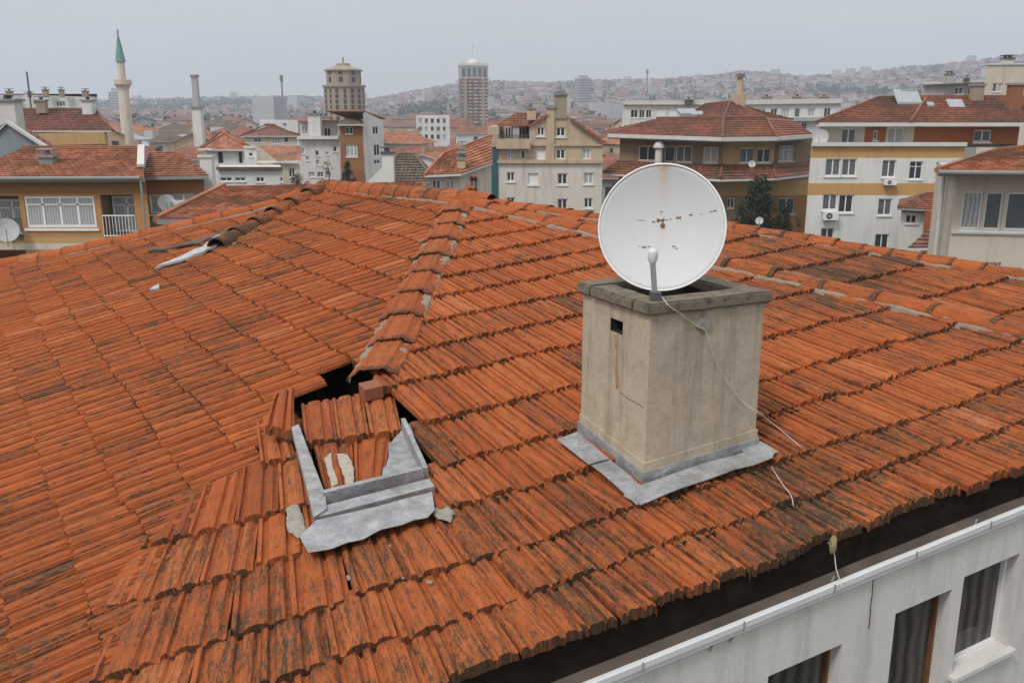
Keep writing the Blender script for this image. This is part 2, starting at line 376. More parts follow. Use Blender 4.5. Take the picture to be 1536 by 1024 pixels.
def roof_face(mb, e0, e1_, r0, r1, rows=True, thick=0.10, step=0.38, lift=0.06, m=0, mt=1, edges=(1, 1, 1, 0)):
    """tiled plane: eave e0-e1, ridge r0-r1 (equal for a triangle); stepped courses plus a boarded underside"""
    e0, e1_, r0, r1 = (np.asarray(p, float) for p in (e0, e1_, r0, r1))
    ex = unit(e1_ - e0); n = np.cross(e1_ - e0, (r0 + r1) / 2 - e0); n = unit(n if n[2] > 0 else -n)
    flip = np.cross(e1_ - e0, r0 - e0 + (r1 - e0))[2] < 0
    vy = np.cross(n, ex); LEN = ((r0 + r1) / 2 - e0) @ vy; K = max(1, int(abs(LEN) / step)) if rows else 1
    uvf = lambda p: ((p - e0) @ ex + 50, abs((p - e0) @ vy) + 50)
    def F(pts, uv=None, mm=m): mb.face(pts[::-1] if flip else pts, None if uv is None else (uv[::-1] if flip else uv), mm)
    for k in range(K):
        t0, t1 = k / K, (k + 1) / K; a, b = e0 + (r0 - e0) * t0, e1_ + (r1 - e1_) * t0; c, d = e1_ + (r1 - e1_) * t1, e0 + (r0 - e0) * t1
        up = n * (lift if rows else 0.0)
        uvs = [uvf(q) for q in (a, b, c, d)]
        if np.linalg.norm(c - d) < 1e-4: F([a + up, b + up, c], uvs[:3])
        else: F([a + up, b + up, c, d], uvs)
        if rows: F([a, b, b + up, a + up], [uvs[0], uvs[1], uvs[1], uvs[0]])
    dz = np.array([0, 0, -thick])
    tri = np.linalg.norm(r0 - r1) < 1e-4
    F([p + dz for p in ([e0, e1_, r1] if tri else [e0, e1_, r1, r0])][::-1], None, mt)
    F([e0 + dz, e1_ + dz, e1_, e0], None, mt)
    F([e1_ + dz, r1 + dz, r1, e1_], None, mt); F([r0 + dz, e0 + dz, e0, r0], None, mt)
def capline(mb, a, b, r=0.13, m=0):
    mb.tube([np.asarray(a), np.asarray(b)], r, 7, m=m)
def box_roof(root, FL, FR, BR, BL, z, h, iL=None, iR=None, tile='tile_a', over=0.45, rows=True, trim='trim', caps=True, name='roof', capmat=None):
    """hip (inset ridge) or gable (inset 0) roof over a rectangle given by its corners"""
    P = [np.array([p[0], p[1], z]) for p in (FL, FR, BR, BL)]
    ex = unit(P[1] - P[0]); ey = unit(P[3] - P[0])
    P = [P[0] - ex * over - ey * over, P[1] + ex * over - ey * over, P[2] + ex * over + ey * over, P[3] - ex * over + ey * over]
    W = np.linalg.norm(P[3] - P[0]); iL = W / 2 if iL is None else iL; iR = W / 2 if iR is None else iR
    m0 = (P[0] + P[3]) / 2 + ex * iL + np.array([0, 0, h]); m1 = (P[1] + P[2]) / 2 - ex * iR + np.array([0, 0, h])
    mb = MB()
    roof_face(mb, P[0], P[1], m0, m1, rows); roof_face(mb, P[2], P[3], m1, m0, rows)
    if iL > 0.01: roof_face(mb, P[3], P[0], m0, m0, rows)
    if iR > 0.01: roof_face(mb, P[1], P[2], m1, m1, rows)
    o = mb.build(name, [M[tile], M[trim]], root)
    if caps:
        cp = MB(); capline(cp, m0, m1)
        for a, b, i in ((P[0], m0, iL), (P[3], m0, iL), (P[1], m1, iR), (P[2], m1, iR)):
            if i > 0.01: capline(cp, a, b, 0.11)
        cp.build('ridge_cap', capmat or M[tile], o)
    return o, P, m0, m1
def body(root, corners, z0, z1, mat, name='wall', skip=()):
    mb = MB(); c = [np.asarray(p, float) for p in corners]; n = len(c)
    for i in range(n):
        if i in skip: continue
        a, b = c[i], c[(i + 1) % n]; L = np.hypot(*(b - a)[:2])
        mb.face([(a[0], a[1], z0), (b[0], b[1], z0), (b[0], b[1], z1), (a[0], a[1], z1)], [(0, 0), (L, 0), (L, z1 - z0), (0, z1 - z0)])
    mb.face([(p[0], p[1], z1) for p in c]); return mb.build(name, mat, root)
def xy(px, py, Y): p = at(px, py, Y); return np.array([p[0], p[1]])
def zat(px, py, Y): return at(px, py, Y)[2]
# ================================================================== the tiled roof in the foreground
H = 3.0
c1 = unit(ray(3790, -150)); u1 = ray(65, -40); u1 = unit(u1 - c1 * (u1 @ c1)); n1 = np.cross(c1, u1)
h2 = unit(ray(-98, 175)); u2 = ray(3440, -702); u2 = unit(u2 - h2 * (u2 @ h2)); n2 = np.cross(u2, h2)
def hit1(px, py, off=0.0):
    r = ray(px, py); return CAM + r * ((-H + off) / (n1 @ r))
APEX = hit1(690, 303); K2 = n2 @ (APEX - CAM)
def hit2(px, py, off=0.0):
    r = ray(px, py); return CAM + r * ((K2 + off) / (n2 @ r))
O1 = CAM - n1 * H; O2 = CAM + n2 * K2
def P1(c, u, off=0.0): return O1 + c1 * (c * H) + u1 * (u * H) + n1 * off
def P2(s, u, off=0.0): return O2 + h2 * (s * H) + u2 * (u * H) + n2 * off
def cu(p): q = (np.asarray(p) - O1) / H; return q @ c1, q @ u1
def su(p): q = (np.asarray(p) - O2) / H; return q @ h2, q @ u2
def inpoly(x, y, poly):
    r = False; j = len(poly) - 1
    for i in range(len(poly)):
        xi, yi = poly[i]; xj, yj = poly[j]
        if (yi > y) != (yj > y) and x < (xj - xi) * (y - yi) / (yj - yi) + xi: r = not r
        j = i
    return r
# tile cross-section: side rib, groove, broad flat roll, groove, side rib (fraction of width, height m)
PROF = np.array([[0.0, 0.004], [0.02, 0.016], [0.10, 0.019], [0.122, -0.002], [0.160, -0.007], [0.20, -0.005], [0.235, 0.012], [0.30, 0.0195], [0.42, 0.0215],
                 [0.54, 0.0205], [0.60, 0.014], [0.63, -0.003], [0.665, -0.007], [0.70, -0.002], [0.72, 0.013], [0.79, 0.017], [0.88, 0.016], [0.91, 0.000], [0.955, -0.007], [1.0, -0.004]])
TST = np.array([0.0, 0.0, 0.02, 0.35, 0.7, 1.0])
def tiles(name, quads, parent, amp=1.0, lift=0.040, clip=None, thick=0.052, jit=1.0, dirtf=None, lime=None):
    """quads: (n,4,3) lower-left, lower-right, upper-left, upper-right.  One sheet of interlocking tiles."""
    Q = np.asarray(quads, float); n = len(Q)
    S = np.concatenate([[0.0], PROF[:, 0], [1.0]]); Hh = np.concatenate([[-0.03], PROF[:, 1] * amp, [-0.03]])
    K = len(S); T = len(TST)
    vs = RNG.uniform(-1, 1, (n, 8)) * jit
    ll, lr, ul, ur = (Q[:, i] for i in range(4))
    nrm = np.cross(lr - ll, ul - ll); nrm /= np.linalg.norm(nrm, axis=1)[:, None]; nrm[nrm[:, 2] < 0] *= -1
    dn = ll - ul; dl = np.linalg.norm(dn, axis=1)[:, None]; dn = dn / dl
    ax = lr - ll; w = np.linalg.norm(ax, axis=1)[:, None]; ax = ax / w
    ll = ll + dn * (vs[:, :1] * 0.020) + ax * vs[:, 1:2] * 0.006 + nrm * vs[:, 2:3] * 0.008
    lr = lr + dn * (vs[:, :1] * 0.020 + vs[:, 4:5] * 0.011) + ax * vs[:, 1:2] * 0.006 + nrm * vs[:, 3:4] * 0.008 - ax * 0.009
    ul = ul - dn * 0.09; ur = ur - dn * 0.09
    s = S[None, None, :, None]; t = TST[None, :, None, None]
    P = (ll[:, None, None] * (1 - s) + lr[:, None, None] * s) * (1 - t) + (ul[:, None, None] * (1 - s) + ur[:, None, None] * s) * t
    zz = lift * (1 - t[..., 0]) + Hh[None, None, :] * np.ones((n, T, 1)) + 0.004 * vs[:, 5][:, None, None] * np.sin(3 * t[..., 0] + vs[:, 6][:, None, None] * 3)
    zz = np.array(zz)
    zz[:, 0, :] = np.minimum(zz[:, 0, :], lift) - thick + np.where(Hh > 0, 0, 0)
    zz[:, 1, :] -= 0.005
    nibble = RNG.normal(0, 0.0045, (n, K)); 
    chip = (RNG.random((n, 2)) < 0.16) * RNG.uniform(0.4, 1.0, (n, 2))       # knocked-off corners
    P[:, 0:3, 0:3] -= dn[:, None, None] * (chip[:, 0] * 0.035)[:, None, None, None]
    P[:, 0:3, -3:] -= dn[:, None, None] * (chip[:, 1] * 0.035)[:, None, None, None]
    P = P + nrm[:, None, None] * zz[..., None]
    P[:, 0:2] += dn[:, None, None] * nibble[:, None, :, None]
    P[:, 2] -= dn[:, None] * 0.008
    V = P.reshape(-1, 3)
    ii = np.arange(n)[:, None, None] * T * K + np.arange(T - 1)[None, :, None] * K + np.arange(K - 1)[None, None, :]
    F = np.stack([ii, ii + 1, ii + K + 1, ii + K], -1).reshape(-1, 4)
    me = bpy.data.meshes.new(name); me.from_pydata(V.tolist(), [], F.tolist())
    # uv in metres, shifted per tile so streaks differ
    ou = RNG.uniform(0, 40, n); ov = RNG.uniform(0, 40, n)
    U = (S[None, None, :] * w[:, :, None] + ou[:, None, None]) * np.ones((1, T, 1)); Vv = (TST[None, :, None] * dl[:, :, None] + ov[:, None, None]) * np.ones((1, 1, K))
    UVv = np.stack([U, Vv], -1).reshape(-1, 2)
    uvl = me.uv_layers.new(name='UVMap'); uvl.data.foreach_set('uv', UVv[F.ravel()].astype('f').ravel())
    rnd = np.clip(RNG.normal(0.52, 0.18, n), 0, 1)
    cen = Q.mean(1)
    dirt = np.array([dirtf(p) if dirtf else 0.5 for p in cen]) + RNG.normal(0, 0.06, n)
    odd = RNG.random(n); rnd = np.where(odd < 0.02, 1.0, rnd); dirt = np.where(odd < 0.02, dirt - 0.1, np.where(odd > 0.95, dirt + 0.22, dirt))
    for nm, arr in (('rnd', rnd), ('dirt', dirt)):
        full = np.repeat(arr, (T - 1) * (K - 1)).reshape(n, T - 1, K - 1)
        if nm == 'dirt': full[:, 0, :] += 0.28                # soot and moss on the lower lip, plus painted darkening for the shadow under each course
        a = me.attributes.new(nm, 'FLOAT', 'FACE'); a.data.foreach_set('value', full.ravel().astype('f'))
    me.materials.append(M['tile'])
    if clip:
        bm = bmesh.new(); bm.from_mesh(me)
        for co, no in clip:
            bmesh.ops.bisect_plane(bm, geom=bm.verts[:] + bm.edges[:] + bm.faces[:], plane_co=Vector(co), plane_no=Vector(no), clear_outer=True)
        bm.to_mesh(me); bm.free()
    me.update()
    o = bpy.data.objects.new(name, me); COL.objects.link(o)
    if parent is not None: attach(o, parent)
    smooth_by_angle(o, 38)
    return o
HOUSE = thing('apartment_house', (2.5, 7.5, 0), 'nearest house, its worn orange clay tile roof filling the foreground above white walls', 'house')
# ---- slope 1 (below the chimney)
ROWS1 = [1.011, 1.134, 1.265, 1.435, 1.60, 1.80, 2.03, 2.22, 2.405, 2.59, 2.77, 2.955, 3.14, 3.36, 3.56, 3.75, 3.9, 4.1, 4.3]
HIPB = hit1(568, 556)
hipd = np.cross(n1, n2); hipd = unit(hipd if hipd[2] < 0 else -hipd)
hn = unit(np.cross(hipd, (0, 0, 1)));           # horizontal normal of the hip plane
if hn @ c1 < 0: hn = -hn                         # points to slope 1
HATCH = [(448, 592), (530, 550), (552, 566), (592, 580), (604, 640), (622, 700), (630, 736), (600, 762), (492, 780), (476, 760), (456, 680)]
FANB = [(446, 612), (408, 656), (300, 694), (288, 705), (252, 778), (196, 800), (193, 872), (168, 930), (172, 988), (118, 1018), (60, 1100), (60, 1400), (5000, 1400), (5000, 300), (700, 280), (560, 560)]
chF, chR, chL = hit1(966, 734), hit1(1131, 682), hit1(886, 651)
RIDGE_R = [(700, 303), (734, 306), (905, 330), (1090, 343), (1536, 417), (1800, 462)]
def above_ridge(px, py):
    for (x0, y0), (x1, y1) in zip(RIDGE_R, RIDGE_R[1:]):
        if x0 <= px <= x1: return py < y0 + (y1 - y0) * (px - x0) / (x1 - x0) + 1
    return False
def warp(c, u):
    if u > 1.95: return c
    return c - 0.78 * max(0.0, 0.60 - c) * (1.95 - u)
def fanpt(c, u):
    p = P1(c, u)
    d = p - CAM; gap = max(0.0, -((p - APEX) @ hn)); t2 = (K2 + 0.055 - 0.066 * min(1.0, gap / 1.0)) / (n2 @ d)
    return CAM + d * max(t2, 1.0) if t2 > 1.0 else p
W1 = 0.0675
def dirt1(p):
    c, u = cu(p); d = 0.46 + 0.20 * max(0, (1.75 - u)) / 0.75
    if c < 0.75 and u < 2.1: d += 0.04
    if u < 1.8 and 0.55 < c < 1.25: d += 0.16 * (1.8 - u)
    if c > 1.75 and u > 1.5: d += 0.05 + 0.30 * max(0, c - 1.8)
    return d
up_q, low_q = [], []
for j in range(len(ROWS1) - 1):
    ua, ub = ROWS1[j], ROWS1[j + 1]; sh = RNG.uniform(0, 1) * W1 * (0.15) + (0.5 * W1 if j % 2 else 0)
    for i in range(-14, 52):
        ca = i * W1 + sh; cb = ca + W1
        m = P1(ca + W1 / 2, (ua + ub) / 2); px, py = proj(m)
        if (m - CAM)[1] < 0.5 or above_ridge(px, py): continue
        side = (m - APEX) @ hn
        low = ub <= 2.04
        if not low:
            if side < -0.30: continue
            if inpoly(px, py, HATCH): continue
            up_q.append([P1(ca, ua), P1(cb, ua), P1(ca, ub), P1(cb, ub)])
        else:
            q = [fanpt(warp(ca, ua), ua), fanpt(warp(cb, ua), ua), fanpt(warp(ca, ub), ub), fanpt(warp(cb, ub), ub)]
            px, py = proj(np.mean(q, 0))
            if inpoly(px, py, HATCH) or not inpoly(px, py, FANB): continue
            cc = (np.mean(q, 0) - O1) / H; a0, b0 = cu(chF); a1 = cu(chR)[0]; b1 = cu(chL)[1]
            if a0 + 0.05 < cc @ c1 < a1 - 0.05 and b0 + 0.06 < cc @ u1 < b1 - 0.06: continue
            low_q.append(q)
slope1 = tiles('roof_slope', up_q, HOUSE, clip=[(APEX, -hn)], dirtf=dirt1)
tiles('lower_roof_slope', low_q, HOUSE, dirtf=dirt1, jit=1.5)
# ---- slope 2 (left)
ROWS2 = [0.03 - 0.134 * 6 + 0.134 * k for k in range(24)]
RIDGE_L = [(-400, 500), (0, 402), (130, 380), (250, 352), (400, 318), (480, 281), (560, 291), (690, 303)]
def above_left(px, py):
    for (x0, y0), (x1, y1) in zip(RIDGE_L, RIDGE_L[1:]):
        if x0 <= px <= x1: return py < y0 + (y1 - y0) * (px - x0) / (x1 - x0)
    return px > 690 and py < 303
CUT2 = [(402, 650), (404, 618), (438, 592), (522, 541), (560, 552), (700, 560), (700, 900), (470, 820), (430, 700), (410, 690)]
def dirt2(p):
    px, py = proj(p); d = 0.51 + 0.12 * max(0, min(1, (py - 560) / 400)); 
    return d
q2 = []; W2 = 0.061
for j in range(len(ROWS2) - 1):
    ua, ub = ROWS2[j], ROWS2[j + 1]; sh = RNG.uniform(0, W2)
    for i in range(6, 122):
        sa = i * W2 + sh; sb = sa + W2
        m = P2(sa + W2 / 2, (ua + ub) / 2)
        if (m - CAM)[1] < 0.6: continue
        px, py = proj(m)
        if above_left(px, py) or (m - APEX) @ hn > 0.35: continue
        if inpoly(px, py, CUT2): continue
        if py > 690 and inpoly(px - 62, py, FANB): continue
        q2.append([P2(sb, ua), P2(sa, ua), P2(sb, ub), P2(sa, ub)])
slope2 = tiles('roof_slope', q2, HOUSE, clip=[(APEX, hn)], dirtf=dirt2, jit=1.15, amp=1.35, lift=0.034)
# broken course along the ripped opening: a few tilted tiles that stick out over the hole
def quad_px(pts, off, pl=hit1): return [pl(x, y, o) for (x, y), o in zip(pts, off)]
# ------------------------------------------------------------------ ridge and hip tiles
def polyline(pts, n):
    pts = [np.asarray(p, float) for p in pts]; L = np.cumsum([0] + [np.linalg.norm(b - a) for a, b in zip(pts, pts[1:])])
    out = []
    for d in np.linspace(0, L[-1], n + 1):
        k = min(np.searchsorted(L, d, side='right') - 1, len(pts) - 2); t = (d - L[k]) / (L[k + 1] - L[k]); out.append(pts[k] * (1 - t) + pts[k + 1] * t)
    return out
ARCH_ROUND = [(math.cos(a), math.sin(a)) for a in np.linspace(math.pi, 0, 13)]
ARCH_HIP = [(-1, 0.0), (-0.93, 0.22), (-0.62, 0.42), (-0.55, 0.62), (-0.40, 0.70), (-0.28, 0.60), (-0.2, 0.66), (0.2, 0.66), (0.28, 0.60), (0.40, 0.70), (0.55, 0.62), (0.62, 0.42), (0.93, 0.22), (1, 0.0)]
def ridge_tiles(name, nodes, upv, arch, hw, hh, parent, taper=0.16, lift=0.03, th=0.018, over=0.07, dirt=0.5, rj=0.2, base=0.0, bed=True, bedw=None, low_first=False):
    """nodes run from the top of the line downwards; each tile laps over the one below."""
    V = []; F = []; UV = []; R = []; D = []; K = len(arch); A = np.array(arch)
    for k, (a, b) in enumerate(zip(nodes, nodes[1:])):
        d = unit(b - a); up = unit(upv - d * (upv @ d)); sd = np.cross(d, up)
        jl, jr, jz = RNG.normal(0, 0.012, 3)
        a2 = a - d * 0.01 + sd * jl; b2 = b + d * over + sd * jr
        ts = [0.0, 0.5, 0.90, 0.905, 1.0]; base_i = len(V)
        sc = [1.0, 1 + taper * .5, 1 + taper * .9, 1 + taper * 1.15, 1 + taper * 1.2]
        for t, q in zip(ts, sc):
            o = a2 * (1 - t) + b2 * t + up * (base + lift * t + jz * .4)
            for (x, y) in A: V.append(o + sd * (x * hw * q) + up * (y * hh * q))
        o = b2 + up * (base + lift - 0.001)
        for (x, y) in A: V.append(o + sd * (x * (hw * sc[-1] - th)) + up * (max(0, y) * (hh * sc[-1] - th) - th * (0.6 if y <= 0 else 0)))
        ou, ov = RNG.uniform(0, 40, 2); rv = float(np.clip(RNG.normal(0.5, rj), 0, 1)); L = np.linalg.norm(b2 - a2)
        for i in range(len(ts)):
            for x in range(K - 1):
                p = base_i + i * K + x; F.append((p, p + K, p + K + 1, p + 1))
                t0 = ts[i]; t1 = ts[i + 1] if i + 1 < len(ts) else 1.03
                for (s_, t_) in ((x, t0), (x, t1), (x + 1, t1), (x + 1, t0)): UV.append((s_ * 2.6 * hw / K + ou, t_ * L + ov))
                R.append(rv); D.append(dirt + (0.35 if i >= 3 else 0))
    me = bpy.data.meshes.new(name); me.from_pydata([tuple(v) for v in V], [], F)
    me.uv_layers.new(name='UVMap').data.foreach_set('uv', np.array(UV, 'f').ravel())
    for nm, arr in (('rnd', R), ('dirt', D)):
        at_ = me.attributes.new(nm, 'FLOAT', 'FACE'); at_.data.foreach_set('value', np.array(arr, 'f'))
    me.materials.append(M['tile']); o = bpy.data.objects.new(name, me); COL.objects.link(o); attach(o, parent); smooth_by_angle(o, 40)
    if bed:
        bw = bedw or hw * 1.1; N_ = 90; pts = polyline(nodes, N_)
        for sgn in (-1, 1):
            prev = None; mb = MB()
            for i, p in enumerate(pts):
                d = unit(pts[min(i + 1, N_)] - pts[max(i - 1, 0)]); up = unit(upv - d * (upv @ d)); sd = np.cross(d, up)
                wv = bw * (1 + 0.16 * mnoise.noise(Vector((i * 0.61, sgn * 9.1, nodes[0][0])))); zz = 0.016 * mnoise.noise(Vector((i * 0.9, sgn * 3.3, 2)))
                ring = [p + sd * sgn * (wv + 0.035) + up * (base - 0.03), p + sd * sgn * wv + up * (base + 0.032 + zz), p + sd * sgn * (hw * 0.6) + up * (base + hh * 0.42 + zz)]
                if prev:
                    for q in range(2):
                        f_ = [prev[q], ring[q], ring[q + 1], prev[q + 1]]
                        mb.face(f_ if sgn < 0 else f_[::-1])
                prev = ring
            b = mb.build('mortar_bed', M['mortar'], o); smooth_by_angle(b, 50)
    return o
M['mortar'] = mat_plaster('lime_mortar', C3(0.27, 0.22, 0.165), 0.6, streak=(6, 6, 6), scale=2.0, dirt=(0.10, 0.08, 0.055, 1))
UPH = unit(n1 + n2)
ridge_tiles('hip_ridge', polyline([APEX + hipd * 0.15, hit1(563, 566)], 9), UPH, ARCH_HIP, 0.200, 0.12, HOUSE, taper=0.07, dirt=0.46, lift=0.018, over=0.05, bedw=0.19)
A_, B_ = hit2(488, 284), hit2(692, 304)
ridge_tiles('ridge_cap', polyline([hit1(736, 307, 0.02), hit1(700, 303.5, 0.02), A_], 12), np.array([0, 0, 1.0]), ARCH_ROUND, 0.17, 0.17, HOUSE, taper=0.09, dirt=0.5, base=-0.03, lift=0.014)
ridge_tiles('ridge_cap', polyline([hit1(697, 306), hit1(905, 356), hit1(1068, 397), hit1(1300, 449), hit1(1536, 506), hit1(1700, 546)], 15), n1, ARCH_ROUND, 0.125, 0.085, HOUSE, taper=0.05, dirt=0.52, lift=0.010, base=0.015, over=0.04, bedw=0.165)
ridge_tiles('ridge_cap', polyline([hit1(x, y) for x, y in RIDGE_R[1:]], 26), n1, ARCH_ROUND, 0.11, 0.07, HOUSE, taper=0.05, dirt=0.52, bedw=0.15, base=0.0, lift=0.012, over=0.04)
# rear left ridge and the broken dark ridge
ridge_tiles('ridge_cap', polyline([hit2(490, 280), hit2(400, 313), hit2(250, 348), hit2(130, 376), hit2(0, 400), hit2(-350, 470)], 24), n2, ARCH_ROUND, 0.15, 0.115, HOUSE, taper=0.06, dirt=0.38, lift=0.012, over=0.04)
ridge_tiles('broken_ridge', polyline([hit2(492, 284), hit2(440, 311), hit2(385, 342), hit2(332, 374)], 6), n2, ARCH_ROUND, 0.145, 0.15, HOUSE, taper=0.10, dirt=0.80, lift=0.03, over=0.08, rj=0.1)
# torn metal flashing beside the broken ridge
def prism(name, px, o0, o1, mat, parent, pl=hit1, sub=0, wob=0.0):
    mb = MB(); bot = [pl(x, y, o0) for x, y in px]; top = [pl(x, y, o0) for x, y in px]
    n_ = n1 if pl is hit1 else n2
    top = [p + n_ * (o1 - o0) for p in top]
    nn = np.cross(top[1] - top[0], top[2] - top[0])
    area = sum(np.cross(top[i], top[(i + 1) % len(top)]) for i in range(len(top)))
    if area @ n_ < 0: bot = bot[::-1]; top = top[::-1]
    mb.face(top, [(p[0], p[1]) for p in top]); mb.face(bot[::-1])
    for i in range(len(top)):
        j = (i + 1) % len(top); mb.face([bot[i], bot[j], top[j], top[i]])
    o = mb.build(name, mat, parent)
    if wob:
        bm = bmesh.new(); bm.from_mesh(o.data); bmesh.ops.remove_doubles(bm, verts=bm.verts[:], dist=1e-4)
        bmesh.ops.triangulate(bm, faces=[f for f in bm.faces if len(f.verts) > 4])
        bmesh.ops.subdivide_edges(bm, edges=bm.edges[:], cuts=3, use_grid_fill=True)
        for v in bm.verts: v.co += Vector(n_) * wob * mnoise.noise(v.co * 6.0)
        bm.to_mesh(o.data); bm.free(); smooth_by_angle(o, 40)
    return o
M['torn'] = mat_plain('torn_white_flashing', C3(0.40, 0.40, 0.41), 0.7, var=0.35, scale=14)
prism('torn_flashing', [(338, 352), (318, 362), (300, 375), (270, 388), (236, 402), (233, 405), (262, 396), (300, 384), (325, 372)], 0.05, 0.085, M['torn'], HOUSE, hit2, wob=0.03)
prism('torn_flashing', [(232, 432), (240, 428), (239, 434), (226, 437)], 0.045, 0.07, M['torn'], HOUSE, hit2, wob=0.02)
bt = prism('broken_batten', [(222, 379), (262, 374), (300, 366), (352, 347), (355, 343), (300, 361), (262, 370), (224, 376)], 0.05, 0.08, M['dark_wood'] if 'dark_wood' in M else M['bark'], HOUSE, hit2, wob=0.03)
# ------------------------------------------------------------------ back slopes (never seen from the photo, close the roof)
def sheet(name, polys, mat, parent):
    mb = MB()
    for p in polys: mb.face(p, [(q[0], q[1]) for q in p])
    return mb.build(name, mat, parent)
rr = [hit1(x, y) for x, y in RIDGE_R]; ll_ = [hit2(x, y) for x, y in RIDGE_L[1:]]
dv = np.array([0.6, 5.0, -3.6]); dl_ = np.array([-1.5, 5.0, -3.6])
sheet('rear_roof_slope', [[a, b, b + dv, a + dv] for a, b in zip(rr, rr[1:])] + [[a, b, b + dl_, a + dl_] for a, b in zip(ll_, ll_[1:])], M['tile_b'], HOUSE)
# ------------------------------------------------------------------ roof hatch, torn open
HT = tag(prism('roof_hatch', [(450, 806), (463, 830), (482, 826), (500, 822), (522, 813), (545, 809), (572, 796), (600, 789), (622, 779), (641, 776), (652, 764), (648, 738), (474, 782)], 0.082, 0.086, M['lead'], HOUSE, wob=0.010))
def rail(name, a, b, w, h0, h1, mat=None, par=None):
    """straight folded-metal rail on slope 1 from pixel a to pixel b"""
    pa, pb = hit1(*a), hit1(*b); d = unit(pb - pa); sd = np.cross(d, n1); mb = MB()
    mb.box(pa - sd * w / 2 + n1 * h0, d * np.linalg.norm(pb - pa), sd * w, n1 * (h1 - h0))
    o = mb.build(name, mat or M['lead'], par or HT)
    bv = o.modifiers.new('bevel', 'BEVEL'); bv.width = 0.02; bv.segments = 3
    return o
sr = prism('side_rail', [(439, 656), (450, 651), (468, 700), (490, 758), (492, 780), (473, 793), (458, 730)], 0.02, 0.10, M['lead'], HT); bv = sr.modifiers.new('bevel', 'BEVEL'); bv.width = 0.022; bv.segments = 3; smooth_by_angle(sr, 40)
rail('sill_rail', (487, 764), (634, 727), 0.035, 0.03, 0.125)
rail('sill_rail', (472, 788), (649, 741), 0.10, 0.03, 0.085)
rail('side_rail', (606, 646), (640, 722), 0.030, 0.0, 0.10)
prism('flashing_sheet', [(583, 662), (606, 648), (632, 716), (618, 734), (572, 734), (576, 706), (583, 684)], -0.012, -0.004, M['lead'], HT, wob=0.05)
prism('flashing_sheet', [(607, 631), (616, 640), (624, 668), (616, 668), (608, 648)], 0.05, 0.062, M['lead'], HT, wob=0.03)
def row_tiles(TL, TR, BR, BL, n, off, name, par, lift=0.03, dirtv=0.45, topoff=None):
    a, b, c_, d = hit1(*BL, off), hit1(*BR, off), hit1(*TL, off), hit1(*TR, off)
    if topoff is not None: c_ = hit1(*TL, topoff); d = hit1(*TR, topoff)
    q = []
    for i in range(n):
        s0, s1 = i / n, (i + 1) / n
        q.append([a + (b - a) * s0, a + (b - a) * s1, c_ + (d - c_) * s0, c_ + (d - c_) * s1])
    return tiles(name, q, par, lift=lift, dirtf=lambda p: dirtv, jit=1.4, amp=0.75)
row_tiles((452, 613), (590, 588), (604, 652), (459, 675), 3, -0.02, 'hatch_tiles', HT, 0.05, 0.5, topoff=-0.08)
row_tiles((468, 660), (590, 640), (578, 727), (489, 755), 2, -0.02, 'hatch_tiles', HT, 0.02, 0.5)
# lime wash left on the lower tiles
def smear(name, px, off, mat, parent, h=0.012, seed=1, pl=hit1):
    c_ = np.mean([pl(*p, off) for p in px], 0); n_ = n1 if pl is hit1 else n2
    mb = MB(); pts = [pl(*p, off) for p in px]; R_ = 3
    dense = []
    for i in range(len(pts)):
        a, b = pts[i], pts[(i + 1) % len(pts)]
        for t in np.linspace(0, 1, 8, endpoint=False):
            p = a + (b - a) * t; k = 1 + 0.22 * mnoise.noise(Vector(p * 14) + Vector((seed, 0, 0))) + 0.13 * mnoise.noise(Vector(p * 40)); dense.append(c_ + (p - c_) * k)
    rings = [[c_ + (p - c_) * s + n_ * (h * q + 0.15 * h * mnoise.noise(Vector(p * 25 + s))) for p in dense] for s, q in ((1.0, -0.6), (0.93, 0.7), (0.6, 1.0), (0.25, 1.1))]
    N_ = len(dense)
    for ra, rb in zip(rings, rings[1:]):
        for i in range(N_):
            j = (i + 1) % N_; mb.face([ra[i], ra[j], rb[j], rb[i]])
    mb.face(rings[-1])
    o = mb.build(name, mat, parent); bm = bmesh.new(); bm.from_mesh(o.data); bmesh.ops.remove_doubles(bm, verts=bm.verts[:], dist=1e-5); bmesh.ops.recalc_face_normals(bm, faces=bm.faces[:])
    nf = sum((f.normal for f in bm.faces), Vector()); 
    if nf.dot(Vector(n_)) < 0: bmesh.ops.reverse_faces(bm, faces=bm.faces[:])
    bm.to_mesh(o.data); bm.free(); smooth_by_angle(o, 60); return o
M['lime'] = mat_plain('pale_lime', C3(0.28, 0.255, 0.215), 0.9, var=0.35, scale=22)
M['limewash'] = mat_plain('worn_limewash', C3(0.40, 0.345, 0.285), 0.9, var=0.4, scale=40)
smear('lime_patch', [(486, 684), (497, 681), (499, 700), (507, 720), (512, 739), (500, 741), (493, 716)], 0.018, M['limewash'], HT, 0.003, 3)
smear('lime_patch', [(505, 680), (519, 677), (529, 694), (533, 716), (527, 730), (518, 722), (510, 700)], 0.020, M['limewash'], HT, 0.003, 6)
smear('mortar_patch', [(430, 764), (444, 750), (454, 770), (460, 796), (446, 806), (430, 796)], 0.046, M['lime'], HT, 0.005, 5)
smear('mortar_patch', [(646, 764), (664, 750), (680, 766), (676, 784), (656, 776)], 0.050, M['lime'], HT, 0.006, 8)
